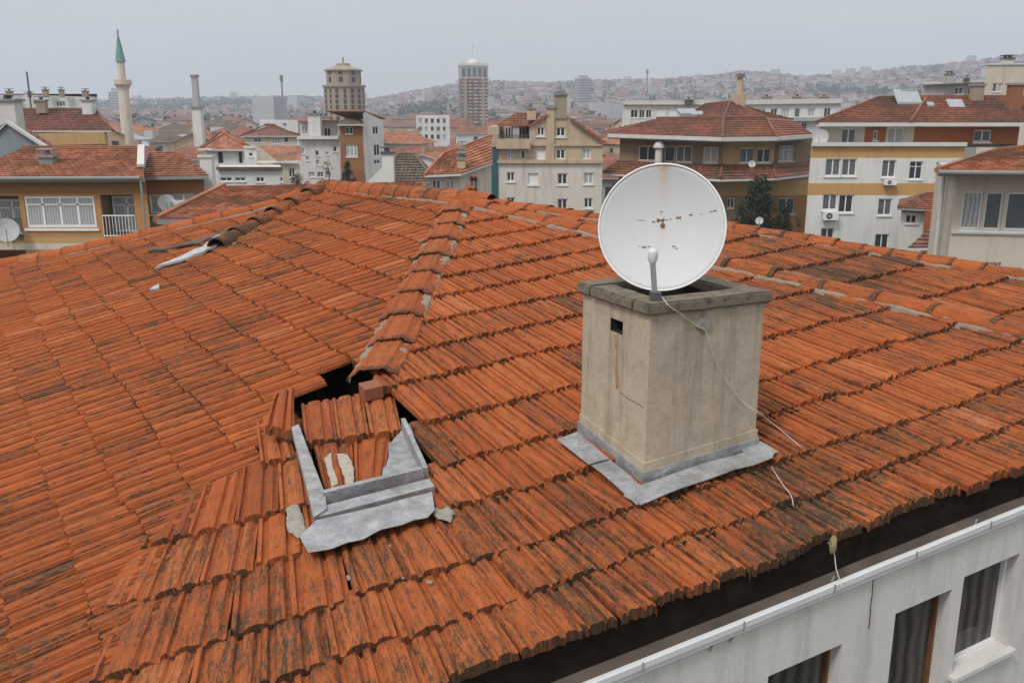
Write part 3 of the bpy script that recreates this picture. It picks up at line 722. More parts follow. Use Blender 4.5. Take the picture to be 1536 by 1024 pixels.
# wing of cracked tiles left of the opening
def loose_tile(name, px, off, tilt, label, pl=hit1, thick=0.035):
    """an irregular slab of broken tile with the flutes of the whole ones"""
    pts = [pl(*p, o) for p, o in zip(px, off)]; c_ = np.mean(pts, 0)
    o = thing(name, c_, label, 'broken tile')
    return o, pts
def shard(px, offs, label, pl=hit1, dirtv=0.5):
    a = [pl(*p, o) for p, o in zip(px, offs)]       # ll lr ul ur
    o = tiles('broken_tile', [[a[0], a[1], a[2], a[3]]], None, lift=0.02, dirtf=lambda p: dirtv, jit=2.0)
    me = o.data
    cen = np.mean(a, 0)
    for v in me.vertices:
        p = v.co; d = p - Vector(cen); k = mnoise.noise(p * 9.0) * 0.09 + mnoise.noise(p * 23.0) * 0.04
        v.co = Vector(cen) + d * (1 + k)
    return tag(o, label, 'roof tile', 'loose tiles around the torn hatch')
shard([(400, 646), (446, 650), (412, 598), (440, 590)], [0.07, 0.06, 0.06, 0.05], 'cracked clay tile fragment standing at the left corner of the dark opening')
bk = MB(); p0 = hit1(548, 602, -0.03); bk.box(p0, c1 * 0.145, u1 * 0.14, n1 * 0.095)
o = bk.build('brick', mat_plaster('old_brick', C3(0.27, 0.10, 0.055), 0.5, streak=(6, 6, 6), scale=2), None); bv = o.modifiers.new('bevel', 'BEVEL'); bv.width = 0.008; bv.segments = 2
tag(o, 'upright brick propping the last hip tile above the hatch', 'brick')
# dark roof boards under the torn edge
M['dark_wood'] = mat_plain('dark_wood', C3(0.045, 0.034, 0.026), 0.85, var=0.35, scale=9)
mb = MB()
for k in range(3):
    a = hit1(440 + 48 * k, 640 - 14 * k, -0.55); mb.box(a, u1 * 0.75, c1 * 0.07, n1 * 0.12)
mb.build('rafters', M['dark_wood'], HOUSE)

# crumbs of tile and mortar shed around the opening
mb = MB()
for k in range(34):
    px, py = RNG.uniform(400, 690), RNG.uniform(640, 900)
    if inpoly(px, py, [(440, 590), (610, 560), (655, 780), (455, 840)]) and RNG.random() < .7: continue
    p = hit1(px, py, 0.05 + .01 * RNG.random()); sz = RNG.uniform(.006, .02); a = unit(RNG.normal(0, 1, 3)); b = unit(np.cross(a, RNG.normal(0, 1, 3))); c_ = np.cross(a, b)
    mb.box(p, a * sz * 1.6, b * sz, c_ * sz * .7, m=int(RNG.random() < .4))
cr = mb.build('crumbs', [M['old_crumb'] if 'old_crumb' in M else mat_plain('tile_crumb', C3(0.30, 0.10, 0.04), .9), M['lime']], HOUSE); cr['kind'] = 'stuff'
# ================================================================== chimney, dish, cable
def z_at(xy, px, py):                         # height on a vertical line through xy seen at pixel row
    r = ray(px, py); t = np.hypot(xy[0], xy[1]) / np.hypot(r[0], r[1]); return CAM[2] + r[2] * t
e1 = unit([chR[0] - chF[0], chR[1] - chF[1], 0]); wx = np.hypot(*(chR - chF)[:2])
e2 = np.array([-e1[1], e1[0], 0]); wy = abs((chL - chF) @ e2)
zt = z_at(chF, 968, 472); chQ = chR + e2 * wy
def mat_render():
    m, nt, b = new_mat('chimney_render'); g = G(nt); o = g.geo()
    big = g.noise(o, 1.7, 5, 0.6); med = g.noise(o, 7.0, 6, 0.7); fine = g.noise(o, 55.0, 5, 0.75)
    run = g.noise(g.scale(o, (9.0, 9.0, 0.55)), 1.0, 6, 0.7)
    c = g.mix(g.ramp(big, [(0.3, 0.0), (0.7, 1.0)]), C3(0.48, 0.395, 0.295), C3(0.41, 0.36, 0.29))
    c = g.mix(g.ramp(med, [(0.42, 0.0), (0.72, 0.6)]), c, C3(0.27, 0.215, 0.15))
    c = g.mix(g.ramp(run, [(0.49, 0.0), (0.68, 0.65)]), c, C3(0.18, 0.145, 0.105))
    c = g.mix(g.ramp(fine, [(0.38, 0.22), (0.55, 0.0)]), c, C3(0.20, 0.165, 0.12))
    g.link(c, b.inputs['Base Color']); b.inputs['Roughness'].default_value = 0.95; b.inputs['Specular IOR Level'].default_value = 0.15
    h = g.math('ADD', g.math('MULTIPLY', fine, 0.6), med)
    g.link(g.bump(h, 0.4, 0.01), b.inputs['Normal'])
    return m
M['render'] = mat_render()
M['capstone'] = mat_plaster('chimney_cap_concrete', C3(0.185, 0.155, 0.115), 0.95, streak=(4.0, 4.0, 4.0), scale=3.0, dirt=(0.05, 0.042, 0.032, 1))
M['soot_shade'] = mat_plain('soot_shade', C3(0.018, 0.016, 0.014), 0.95)
M['rust'] = mat_plain('rust_stain', C3(0.22, 0.12, 0.06), 0.9, var=0.5, scale=60)
def on_plane(xy): return (O1 + n1 * 0)[2] if False else (O1[2] - (n1[0] * (xy[0] - O1[0]) + n1[1] * (xy[1] - O1[1])) / n1[2])
base = np.array([chF[0], chF[1], 0.0]); tap = 0.012
cb = [base, base + e1 * wx, base + e1 * wx + e2 * wy, base + e2 * wy]
cmid = sum(cb) / 4
ctop = [cmid + (p - cmid) * 0.998 + np.array([0, 0, zt]) for p in cb]
cbot = [np.array([p[0], p[1], on_plane(p) - 0.15]) for p in cb]
# walls, left face (3-0) with a square vent hole
mb = MB()
def vface(p0, p1, q0, q1, hole=None):         # p bottom edge, q top edge
    if hole is None:
        n_ = 10
        for i in range(n_):
            for j in range(n_):
                f_ = lambda s, t: (p0 * (1 - s) + p1 * s) * (1 - t) + (q0 * (1 - s) + q1 * s) * t
                mb.face([f_(i / n_, j / n_), f_((i + 1) / n_, j / n_), f_((i + 1) / n_, (j + 1) / n_), f_(i / n_, (j + 1) / n_)])
    else:
        s0, s1, t0, t1, dep, nrm = hole
        f_ = lambda s, t: (p0 * (1 - s) + p1 * s) * (1 - t) + (q0 * (1 - s) + q1 * s) * t
        S_ = [0, s0, s1, 1]; T_ = [0, t0, t1, 1]
        for i in range(3):
            for j in range(3):
                if i == 1 and j == 1: continue
                mb.face([f_(S_[i], T_[j]), f_(S_[i + 1], T_[j]), f_(S_[i + 1], T_[j + 1]), f_(S_[i], T_[j + 1])])
        r = [f_(s0, t0), f_(s1, t0), f_(s1, t1), f_(s0, t1)]; b_ = [p - nrm * dep for p in r]
        for i in range(4): mb.face([r[i], r[(i + 1) % 4], b_[(i + 1) % 4], b_[i]][::-1], m=1)  # sooty hole sides, painted near-black so the recess looks shaded
        mb.face(b_, m=1)
vface(cbot[0], cbot[1], ctop[0], ctop[1]); vface(cbot[1], cbot[2], ctop[1], ctop[2]); vface(cbot[2], cbot[3], ctop[2], ctop[3])
# hole position in the left face
nl = -e1
def face_hit(px, py, p, nrm):
    r = ray(px, py); t = ((p - CAM) @ nrm) / (r @ nrm); return CAM + r * t
hA = face_hit(916, 477, ctop[0], nl); hB = face_hit(934, 504, ctop[0], nl)
fs = lambda p: ((p - cbot[3]) @ -e2) / wy
ft = lambda p: (p[2] - cbot[0][2]) / (zt - cbot[0][2])
vface(cbot[3], cbot[0], ctop[3], ctop[0], (fs(hA), fs(hB), ft(hB), ft(hA), 0.14, nl))
CHIM = mb.build('chimney', [M['render'], M['soot_shade']], HOUSE)
# cap ring: four slabs with chipped edges
oh = 0.036; ct_ = 0.072; rw = 0.17
def slab(name, o, ax, ay, az, mat, par, wob=0.006, bev=0.012, cuts=6):
    m_ = MB(); m_.box(o, ax, ay, az); ob = m_.build(name, mat, None)
    bm = bmesh.new(); bm.from_mesh(ob.data); bmesh.ops.remove_doubles(bm, verts=bm.verts[:], dist=1e-5)
    bmesh.ops.bevel(bm, geom=bm.edges[:], offset=bev, segments=2, affect='EDGES')
    bmesh.ops.subdivide_edges(bm, edges=[e for e in bm.edges if e.calc_length() > 0.15], cuts=cuts, use_grid_fill=True)
    for v in bm.verts: v.co += v.normal * wob * (mnoise.noise(v.co * 9) + 0.6 * mnoise.noise(v.co * 26))
    bm.to_mesh(ob.data); bm.free(); smooth_by_angle(ob, 40)
    if par is not None: attach(ob, par)
    return ob
co = ctop[0] - e1 * oh - e2 * oh; LX = np.linalg.norm(ctop[1] - ctop[0]) + 2 * oh; LY = np.linalg.norm(ctop[3] - ctop[0]) + 2 * oh
Z = np.array([0, 0, 1.0])
slab('cap', co, e1 * LX, e2 * rw, Z * ct_, M['capstone'], CHIM)
slab('cap', co + e2 * (LY - rw), e1 * LX, e2 * rw, Z * ct_, M['capstone'], CHIM)
slab('cap', co + e2 * rw, e1 * rw, e2 * (LY - 2 * rw), Z * (ct_ - 0.003), M['capstone'], CHIM)
slab('cap', co + e2 * rw + e1 * (LX - rw), e1 * rw, e2 * (LY - 2 * rw), Z * (ct_ - 0.003), M['capstone'], CHIM)
m_ = MB(); i0 = ctop[0] + e1 * 0.1 + e2 * 0.1 - Z * 0.32; m_.face([i0, i0 + e1 * (wx - .2), i0 + e1 * (wx - .2) + e2 * (wy - .2), i0 + e2 * (wy - .2)])
m_.build('flue_floor', M['soot_shade'], CHIM)
# base band, lead skirt
def skirt(p, q, out, name, mat, h0, h1, t, ext0=0.0, ext1=0.0):
    d = unit(q - p); a = p - d * ext0 + out * 0.001; b = q + d * ext1
    m_ = MB(); m_.box(a + Z * h0, b - a, out * t, Z * (h1 - h0)); return m_.build(name, mat, CHIM)
onp = lambda p: np.array([p[0], p[1], on_plane(p)])
f0, fr, fl = onp(cb[0]), onp(cb[1]), onp(cb[3])
skirt(f0, fr, -e2, 'base_band', M['render'], -0.05, 0.175, 0.010, 0.01, 0.01)
skirt(fl, f0, -e1, 'base_band', M['render'], -0.05, 0.17, 0.010, 0.0, 0.0)
skirt(f0, fr, -e2, 'lead_upstand', M['lead'], 0.0, 0.118, 0.018, 0.018, 0.018)
skirt(fl, f0, -e1, 'lead_upstand', M['lead'], 0.0, 0.113, 0.018, 0.01, 0.0)
def wobbly_sheet(name, pts_cu, off, mat, par, wob=0.02, th=0.006):
    return prism(name, [proj(P1(c, u)) for c, u in pts_cu], off, off + th, mat, par, wob=wob)
a0, b0 = cu(f0); a1 = cu(fr)[0]; b1 = cu(fl)[1]
wobbly_sheet('lead_flashing', [(a0 - 0.036, b0 - 0.042), (a0 + 0.1, b0 - 0.034), (a1 + 0.02, b0 - 0.034), (a1 + 0.038, b0 - 0.020), (a1 + 0.05, b0 + 0.02), (a0, b0 + 0.02), (a0 - 0.05, b0)], 0.074, M['lead'], CHIM, 0.018)
wobbly_sheet('lead_flashing', [(a0 - 0.044, b0 - 0.04), (a0 + 0.005, b0 - 0.01), (a0 + 0.005, b0 + 0.145), (a0 - 0.043, b0 + 0.145)], 0.074, M['lead'], CHIM, 0.014)
wobbly_sheet('lead_flashing', [(a0 - 0.047, b0 + 0.14), (a0 + 0.005, b0 + 0.14), (a0 + 0.005, b1 + 0.02), (a0 - 0.048, b1 + 0.02)], 0.088, M['lead'], CHIM, 0.014)
wobbly_sheet('lead_flashing', [(a1 - 0.01, b0 - 0.02), (a1 + 0.05, b0 - 0.02), (a1 + 0.045, b1), (a1 - 0.01, b1)], 0.074, M['lead'], CHIM, 0.014)
# plaster patch on the right face, rust drip under the vent
nr = -e2
def face_blob(name, px, mat, p, nrm, h, seed):
    pts = [face_hit(x, y, p, nrm) for x, y in px]; c_ = np.mean(pts, 0); m_ = MB(); dense = []
    for i in range(len(pts)):
        a, b = pts[i], pts[(i + 1) % len(pts)]
        for t in np.linspace(0, 1, 6, endpoint=False):
            q = a + (b - a) * t; dense.append(c_ + (q - c_) * (1 + 0.12 * mnoise.noise(Vector(q * 25) + Vector((seed, 0, 0)))))
    rings = [[c_ + (q - c_) * s + nrm * (h * k) for q in dense] for s, k in ((1.0, -0.2), (0.9, 0.8), (0.5, 1.0))]
    for ra, rb in zip(rings, rings[1:]):
        for i in range(len(dense)):
            j = (i + 1) % len(dense); m_.face([ra[i], ra[j], rb[j], rb[i]])
    m_.face(rings[-1])
    ob = m_.build(name, mat, CHIM); bm = bmesh.new(); bm.from_mesh(ob.data); bmesh.ops.remove_doubles(bm, verts=bm.verts[:], dist=1e-5); bmesh.ops.recalc_face_normals(bm, faces=bm.faces[:])
    if sum((f.normal for f in bm.faces), Vector()).dot(Vector(nrm)) < 0: bmesh.ops.reverse_faces(bm, faces=bm.faces[:])
    bm.to_mesh(ob.data); bm.free(); smooth_by_angle(ob, 50); return ob
face_blob('plaster_patch', [(1043, 490), (1046, 478), (1056, 472), (1066, 476), (1068, 488), (1060, 497), (1050, 496)], M['lime'], ctop[0], nr, 0.016, 2)
M['drip'] = mat_plain('rust_drip', C3(0.36, 0.215, 0.105), 0.9, var=0.35, scale=25)
face_blob('rust_drip', [(921, 500), (928, 500), (927, 530), (928, 560), (930, 584), (924, 586), (922, 560), (924, 530)], M['drip'], ctop[0], nl, 0.0022, 4)
# ------------------------------------------------------------------ satellite dish
mid = (ctop[0] + ctop[2]) / 2 + Z * ct_
dY = (ctop[0] * 0.56 + ctop[2] * 0.44)[1]
DC = at(992, 341, dY); depth = (DC - CAM)[1] * CT - (DC - CAM)[2] * ST; DR = 94.5 / FPX * depth
DISH = thing('satellite_dish', (DC[0], DC[1], zt + ct_), 'large round white satellite dish with rust spots, clamped on the chimney top', 'satellite dish')
ax_ = unit(unit(CAM - DC) * 1.0 + np.array([-0.10, 0, 0.10]))    # boresight, towards the camera and a little up
sx = unit(np.cross((0, 0, 1), ax_)); sy = np.cross(ax_, sx)
def mat_dish():
    m, nt, b = new_mat('dish_enamel'); g = G(nt); tc = g.n('ShaderNodeTexCoord').outputs['Object']; uv = g.uv()
    sep = g.n('ShaderNodeSeparateXYZ'); g.link(uv, sep.inputs[0]); x, y = sep.outputs[0], sep.outputs[1]
    n_ = g.noise(uv, 3.0, 4); nf = g.noise(uv, 22.0, 5, 0.7)
    c = g.mix(n_, C3(0.50, 0.505, 0.51), C3(0.56, 0.56, 0.555))
    # faint brown drips below the top rim and the centre bolt
    ax2 = g.math('ABSOLUTE', g.math('ADD', x, g.math('MULTIPLY', g.math('SUBTRACT', nf, 0.5), 0.10)))
    line = g.math('SUBTRACT', 1.0, g.math('MULTIPLY', ax2, 9.0), clamp=True)
    top = g.math('MULTIPLY', g.math('SUBTRACT', y, 0.25), 1.3, clamp=True)
    low = g.math('MULTIPLY', g.math('GREATER_THAN', 0.0, y), g.math('ADD', 0.45, y), clamp=True)
    f = g.math('MULTIPLY', line, g.math('ADD', top, g.math('MULTIPLY', low, 0.9)), clamp=True)
    c = g.mix(g.math('MULTIPLY', f, 0.55), c, C3(0.50, 0.33, 0.17))
    ew = g.math('SUBTRACT', 1.0, g.math('MULTIPLY', g.math('ABSOLUTE', x), 3.2), clamp=True)
    f2 = g.math('MULTIPLY', g.math('MULTIPLY', g.math('SUBTRACT', y, 0.90), 11.0, clamp=True), ew, clamp=True)
    c = g.mix(g.math('MULTIPLY', f2, g.ramp(nf, [(0.3, 0.5), (0.6, 1.0)])), c, C3(0.33, 0.15, 0.035))
    r2 = g.math('SQRT', g.math('ADD', g.math('MULTIPLY', x, x), g.math('MULTIPLY', y, y)))
    edge = g.math('MULTIPLY', g.math('SUBTRACT', r2, 0.86), 7.0, clamp=True)
    sp = g.ramp(g.noise(uv, 7.0, 6, 0.75), [(0.56, 0.0), (0.68, 1.0)])
    c = g.mix(g.math('MULTIPLY', g.math('MULTIPLY', edge, sp), 0.8), c, C3(0.45, 0.30, 0.17))
    g.link(c, b.inputs['Base Color']); b.inputs['Roughness'].default_value = 0.6
    return m
M['dish'] = mat_dish()
mb = MB(); NR, NA = 14, 72; dep = 0.075
for i in range(NR):
    for k in range(NA):
        def pt(r, t):
            a = 2 * math.pi * t / NA; return DC + (sx * math.cos(a) + sy * math.sin(a)) * (DR * r) - ax_ * (dep * (1 - r * r)), (r * math.cos(a), r * math.sin(a))
        q = [pt(i / NR, k), pt((i + 1) / NR, k), pt((i + 1) / NR, k + 1), pt(i / NR, k + 1)]
        if i == 0: q = q[1:] if False else [q[0], q[1], q[2]]
        mb.face([p for p, _ in q], [u for _, u in q])
refl = mb.build('reflector', M['dish'], DISH); bm = bmesh.new(); bm.from_mesh(refl.data); bmesh.ops.remove_doubles(bm, verts=bm.verts[:], dist=1e-5); bm.to_mesh(refl.data); bm.free()
refl.data.polygons.foreach_set('use_smooth', [True] * len(refl.data.polygons))
so = refl.modifiers.new('thickness', 'SOLIDIFY'); so.thickness = 0.006; so.offset = -1
mb = MB(); mb.tube([DC + (sx * math.cos(a) + sy * math.sin(a)) * DR for a in np.linspace(0, 2 * math.pi, 73)], 0.0065, 8, caps=False)
mb.build('rim', M['frame'], DISH, smooth=True)
def dish_pt(x, y, out=0.0): r2 = x * x + y * y; return DC + sx * x * DR + sy * y * DR - ax_ * (dep * (1 - r2)) + ax_ * out
mb = MB(); mb.tube([dish_pt(0, 0.05, -0.002), dish_pt(0, 0.05, 0.014)], [0.016, 0.012], 10); mb.build('centre_bolt', M['rust'], DISH)
for (px, py, r) in ((991, 331, .019), (981, 333, .008), (1000, 330, .006), (1006, 329, .005), (1018, 327, .012), (1037, 323, .008), (963, 331, .005), (968, 331, .004), (1067, 319, .006), (1073, 318, .008), (958, 331, .004), (1052, 322, .004), (992, 318, .006), (967, 371, .010), (974, 370, .006), (1011, 370, .008), (1015, 373, .006), (960, 370, .004)):
    q = face_hit(px, py, DC - ax_ * 0.08, ax_); x = (q - DC) @ sx / DR; y = (q - DC) @ sy / DR
    mb = MB(); N_ = 10
    for s0, s1 in ((0, 0.5), (0.5, 1.0)):
        for k in range(N_):
            def pp(s, k):
                a = 2 * math.pi * k / N_; rr_ = r * s / DR * 0.5 * (1 + 0.5 * mnoise.noise(Vector((px, k % N_ * 1.7, py)))) * (2.6 if abs(math.cos(a)) > 0.8 else 0.7)
                return dish_pt(x + rr_ * math.cos(a), y + rr_ * math.sin(a), 0.0016)
            mb.face([pp(s0, k), pp(s1, k), pp(s1, k + 1), pp(s0, k + 1)] if s0 else [pp(0, 0), pp(s1, k), pp(s1, k + 1)])
    mb.build('rust_spot', M['rust'], DISH)
# feed arm and horn
ab = ctop[0] + e1 * 0.10 + e2 * 0.035 + Z * ct_
ab = CAM + ray(983, 446) * ((ab - CAM)[1] / ray(983, 446)[1])
ab[2] = zt + ct_
hp = at(979, 392, ab[1] + 0.02)
mb = MB(); mb.bar(ab, hp, 0.034, 0.028); mb.build('feed_arm', M['trim_grey'], DISH)
mb = MB(); mb.bar(ab - Z * 0.0, ab + Z * 0.05, 0.07, 0.06); mb.build('mount_foot', M['rail'], DISH)
mb = MB(); hd = unit(DC - ax_ * dep - hp); q0 = hp + Z * 0.005
mb.tube([q0 - Z * 0.015, q0 + Z * 0.005, q0 + Z * 0.045, q0 + Z * 0.062, q0 + Z * 0.070], [0.020, 0.029, 0.031, 0.027, 0.012], 14)
mb.build('feed_horn', M['white_metal'], DISH, smooth=True)
mb = MB()
cbk = DC - ax_ * (dep + 0.02); mb.tube([cbk, cbk - ax_ * 0.08, np.array([cbk[0] - ax_[0] * .08, cbk[1] - ax_[1] * .08, zt + 0.02])], 0.022, 10); mb.build('mast', M['galv'], DISH)
# ------------------------------------------------------------------ loose white cable
pts = [ab + Z * 0.03 + e1 * 0.02 - e2 * 0.03]
oc = ctop[0] - e2 * (oh + 0.012)
pts += [face_hit(1003, 458, oc, nr), face_hit(1020, 470, oc, nr)]
fc = ctop[0] - e2 * 0.008
pts += [face_hit(x, y, fc - e2 * 0.012, nr) for x, y in ((1036, 482), (1048, 490), (1058, 496), (1066, 520), (1080, 556), (1098, 584), (1116, 604))]
pts += [face_hit(1134, 616, fc - e2 * 0.06, nr)]
pts += [hit1(x, y, o) for x, y, o in ((1158, 634, 0.22), (1180, 652, 0.13), (1198, 667, 0.085), (1204, 674, 0.04), (1200, 684, -0.06), (1172, 694, -0.06), (1158, 700, 0.03), (1163, 709, 0.085), (1174, 726, 0.085), (1186, 742, 0.085), (1190, 757, 0.08), (1191, 764, 0.0), (1196, 772, -0.06), (1236, 808, -0.06), (1246, 818, 0.04))]
pts += [P1(*cu(hit1(1252, 826)), 0.0) + Z * -0.02, P1(*cu(hit1(1256, 838)), 0.0) + Z * -0.06, P1(*cu(hit1(1266, 848)), 0.0) - Z * .12]
def smooth_pts(P, k=6):
    P = [np.asarray(p) for p in P]; P = [P[0]] + P + [P[-1]]; out = []
    for i in range(1, len(P) - 2):
        for t in np.linspace(0, 1, k, endpoint=False):
            a, b, c_, d = P[i - 1:i + 3]
            out.append(0.5 * ((2 * b) + (c_ - a) * t + (2 * a - 5 * b + 4 * c_ - d) * t * t + (3 * b - 3 * c_ + d - a) * t ** 3))
    return out + [P[-1]]
mb = MB(); mb.tube(smooth_pts(pts), 0.0026, 6); cab = mb.build('cable', mat_plain('pale_cable', C3(0.55, 0.53, 0.48), 0.6), None, smooth=True)
tag(cab, 'thin pale cable running from the dish down the chimney face and across the tiles', 'cable')
# ================================================================== eave, cornice, front wall
o1h = unit([c1[1], -c1[0], 0.0])               # outwards from the front wall
def E(c, out=0.0, dz=0.0): return P1(c, 1.011) + o1h * out + Z * dz
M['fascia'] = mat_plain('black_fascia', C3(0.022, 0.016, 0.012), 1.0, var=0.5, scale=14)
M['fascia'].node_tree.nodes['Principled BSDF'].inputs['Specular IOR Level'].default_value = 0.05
M['ledge'] = mat_plain('dirty_ledge', C3(0.105, 0.082, 0.065), 0.85, var=0.5, scale=4)
M['wallw'] = mat_plaster('white_front_wall', C3(0.60, 0.575, 0.54), 0.4, streak=(3.5, 3.5, 0.35), scale=1.4, dirt=(0.22, 0.21, 0.19, 1))
CA, CB = 0.0, 3.3
def strip(name, sec, mat, par, cuts=60, wob=0.0):   # section polyline [(out,dz)...] swept along the eave
    m_ = MB()
    for i in range(cuts):
        ca = CA + (CB - CA) * i / cuts; cb_ = CA + (CB - CA) * (i + 1) / cuts
        w = lambda c: wob * mnoise.noise(Vector((c * 9, 0.3, 0)))
        for (p, q) in zip(sec, sec[1:]):
            m_.face([E(ca, p[0], p[1] + w(ca)), E(cb_, p[0], p[1] + w(cb_)), E(cb_, q[0], q[1] + w(cb_)), E(ca, q[0], q[1] + w(ca))])
    return m_.build(name, mat, par)
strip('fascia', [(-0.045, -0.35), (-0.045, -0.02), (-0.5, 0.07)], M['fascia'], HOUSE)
LZ = -0.205; LO = 0.055
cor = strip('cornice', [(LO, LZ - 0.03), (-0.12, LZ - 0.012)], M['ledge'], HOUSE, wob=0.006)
strip('drip_edge', [(LO + 0.012, LZ - 0.060), (LO + 0.014, LZ - 0.052), (LO + 0.014, LZ - 0.020), (LO + 0.008, LZ - 0.014), (LO - 0.012, LZ - 0.012), (LO - 0.014, LZ - 0.03)], M['white_metal'], cor, wob=0.003)
strip('drip_edge', [(LO - 0.01, LZ - 0.09), (LO + 0.004, LZ - 0.085), (LO + 0.004, LZ - 0.06)], M['white_metal'], cor)
FW = Facade(E(CA, LO - 0.035, 0), E(CB, LO - 0.035, 0))
wr = []
def wq(tl, tr, bl=None, bottom=-2.2):
    s0, z0 = FW.hit(*tl); s1, z1 = FW.hit(*tr); zb = FW.hit(*bl)[1] if bl else bottom
    return (s0, s1, zb, (z0 + z1) / 2)
for spec in (((1446, 868), (1531, 826), (1431, 1008)), ((1343, 924), (1429, 879), None), ((1152, 1020), (1264, 959), None)):
    r = wq(spec[0], spec[1], spec[2], -1.4 if spec[2] is None else 0); wr.append(r)
gap = wr[0][0] - wr[1][0]
for k in range(1, 7): wr.append((wr[0][0] + gap * 1.25 * k, wr[0][1] + gap * 1.25 * k, wr[0][2], wr[0][3]))
FW.wall(HOUSE, -ZC + 3.0 + 0.0, LZ - 0.03, wr, M['wallw'], depth=0.14)
M['brownwood'] = mat_plain('varnished_wood', C3(0.16, 0.065, 0.03), 0.5, var=0.3)
for k, r in enumerate(wr):
    FW.window(HOUSE, r, 0 if k < 3 else 1, 0, M['glass_near'] if k != 1 else M['glass_near'], depth=0.13, fmat=M['frame'] if k not in (1, 2) else M['brownwood'], fw=0.018)
s0, s1, z0, z1 = wr[0]
m_ = MB(); m_.box(FW.pt(s0 - 0.03, z0 - 0.03, 0.05), FW.d * (s1 - s0 + 0.06), -FW.n * 0.18, Z * 0.028); m_.build('sill', M['wallw'], HOUSE)
# end walls of the body so the roof does not float
lowz = lambda p: np.array([p[0], p[1], p[2] - 0.45])
bl = [E(CB, LO - 0.035, -0.25)] + [lowz(hit1(x, y)) for x, y in RIDGE_R[::-1]] + [lowz(hit2(x, y)) for x, y in RIDGE_L[-2:0:-1]] + [lowz(P2(5.6, -0.55)), lowz(P2(3.4, -0.55)), lowz(P2(1.6, -0.45)), E(CA, -0.08, -0.3)]
m_ = MB()
for a, b in zip(bl, bl[1:]):
    m_.face([np.array([a[0], a[1], 3.0]), np.array([b[0], b[1], 3.0]), b, a])
m_.build('wall', M['wallw'], HOUSE)
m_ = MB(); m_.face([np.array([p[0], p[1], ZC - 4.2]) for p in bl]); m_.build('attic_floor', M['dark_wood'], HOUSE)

# moss in the course joints
m_ = MB()
for k in range(620):
    j = int(RNG.choice(len(ROWS1) - 6, p=np.array([6, 5, 4.5, 3.5, 2.5, 2, 1.6, 1.3, 1.1, 1, .8, .7, .5][:len(ROWS1) - 6]) / sum([6, 5, 4.5, 3.5, 2.5, 2, 1.6, 1.3, 1.1, 1, .8, .7, .5][:len(ROWS1) - 6])))
    c = RNG.uniform(0.3, 2.4) if j > 4 else RNG.uniform(0.62, 2.1)
    p_ = P1(c, ROWS1[j], 0.02 if j else 0.01) - u1 * 0.02; px, py = proj(p_)
    if inpoly(px, py, HATCH) or above_ridge(px, py) or (p_ - APEX) @ hn < 0.2 or (a0 - .06 < c < a1 + .06 and b0 - .02 < ROWS1[j] < b1 + .05): continue
    R_ = RNG.uniform(0.008, 0.024)
    if j == 0: continue
    for _ in range(16):
        d = unit(RNG.normal(0, 1, 3)); q = p_ + (c1 * d[0] * 1.5 + u1 * d[1] * .6 + n1 * d[2] * .7) * R_ * RNG.uniform(.3, 1); a = unit(RNG.normal(0, 1, 3)); b = unit(np.cross(a, RNG.normal(0, 1, 3))); sz = R_ * RNG.uniform(.3, .6)
        m_.face([q - a * sz, q - b * sz, q + a * sz, q + b * sz], r=float(RNG.random()))
mo = m_.build('moss', mat_leaf('roof_moss', (0.02, 0.018, 0.010), (0.075, 0.066, 0.032)), HOUSE); mo['kind'] = 'stuff'

smear('sealant_lump', [(1243, 812), (1250, 806), (1256, 812), (1254, 824), (1247, 826)], 0.03, mat_plain('yellowed_sealant', C3(0.22, 0.18, 0.075), 0.8, var=.4, scale=30), HOUSE, 0.03, 21)

# hairline cracks, cornice joints and gutter brackets
def crack(px, plane_p, nrm, par, name='crack', r=0.0022):
    m_ = MB(); P_ = [face_hit(x, y, plane_p, nrm) for x, y in px]; Q_ = []
    for a, b in zip(P_, P_[1:]):
        for t in np.linspace(0, 1, 5, endpoint=False):
            p = a + (b - a) * t; Q_.append(p + np.cross(unit(b - a), nrm) * 0.006 * mnoise.noise(Vector(p * 40)))
    Q_.append(P_[-1]); m_.tube(Q_, r, 4); return m_.build(name, M['soot_shade'], par)
crack([(931, 588), (940, 596), (952, 603), (966, 611)], ctop[0], nl, CHIM); crack([(972, 700), (1010, 690), (1040, 684), (1100, 668)], ctop[0], nr, CHIM, r=0.0028)
crack([(885, 640), (915, 668), (962, 716)], ctop[0], nl, CHIM, r=0.0035)
crack([(1310, 868), (1307, 900), (1303, 942)], FW.p0 + FW.n * .001, FW.n, HOUSE, r=0.003)
for x, y in ((1248, 874), (1075, 957), (1105, 944), (1462, 788)):
    a_, z_ = FW.hit(x, y); m_ = MB(); m_.bar(FW.pt(a_, z_ + .05, .012), FW.pt(a_ - .05, z_ - .05, .012), .008); m_.build('gutter_bracket', M['galv'], HOUSE)
for k in range(9):
    c = 0.5 + k * .21; m_ = MB(); m_.bar(E(c, LO + .016, LZ - .064), E(c, LO + .016, LZ - .012), .006); m_.build('trim_joint', M['trim_grey'], cor)

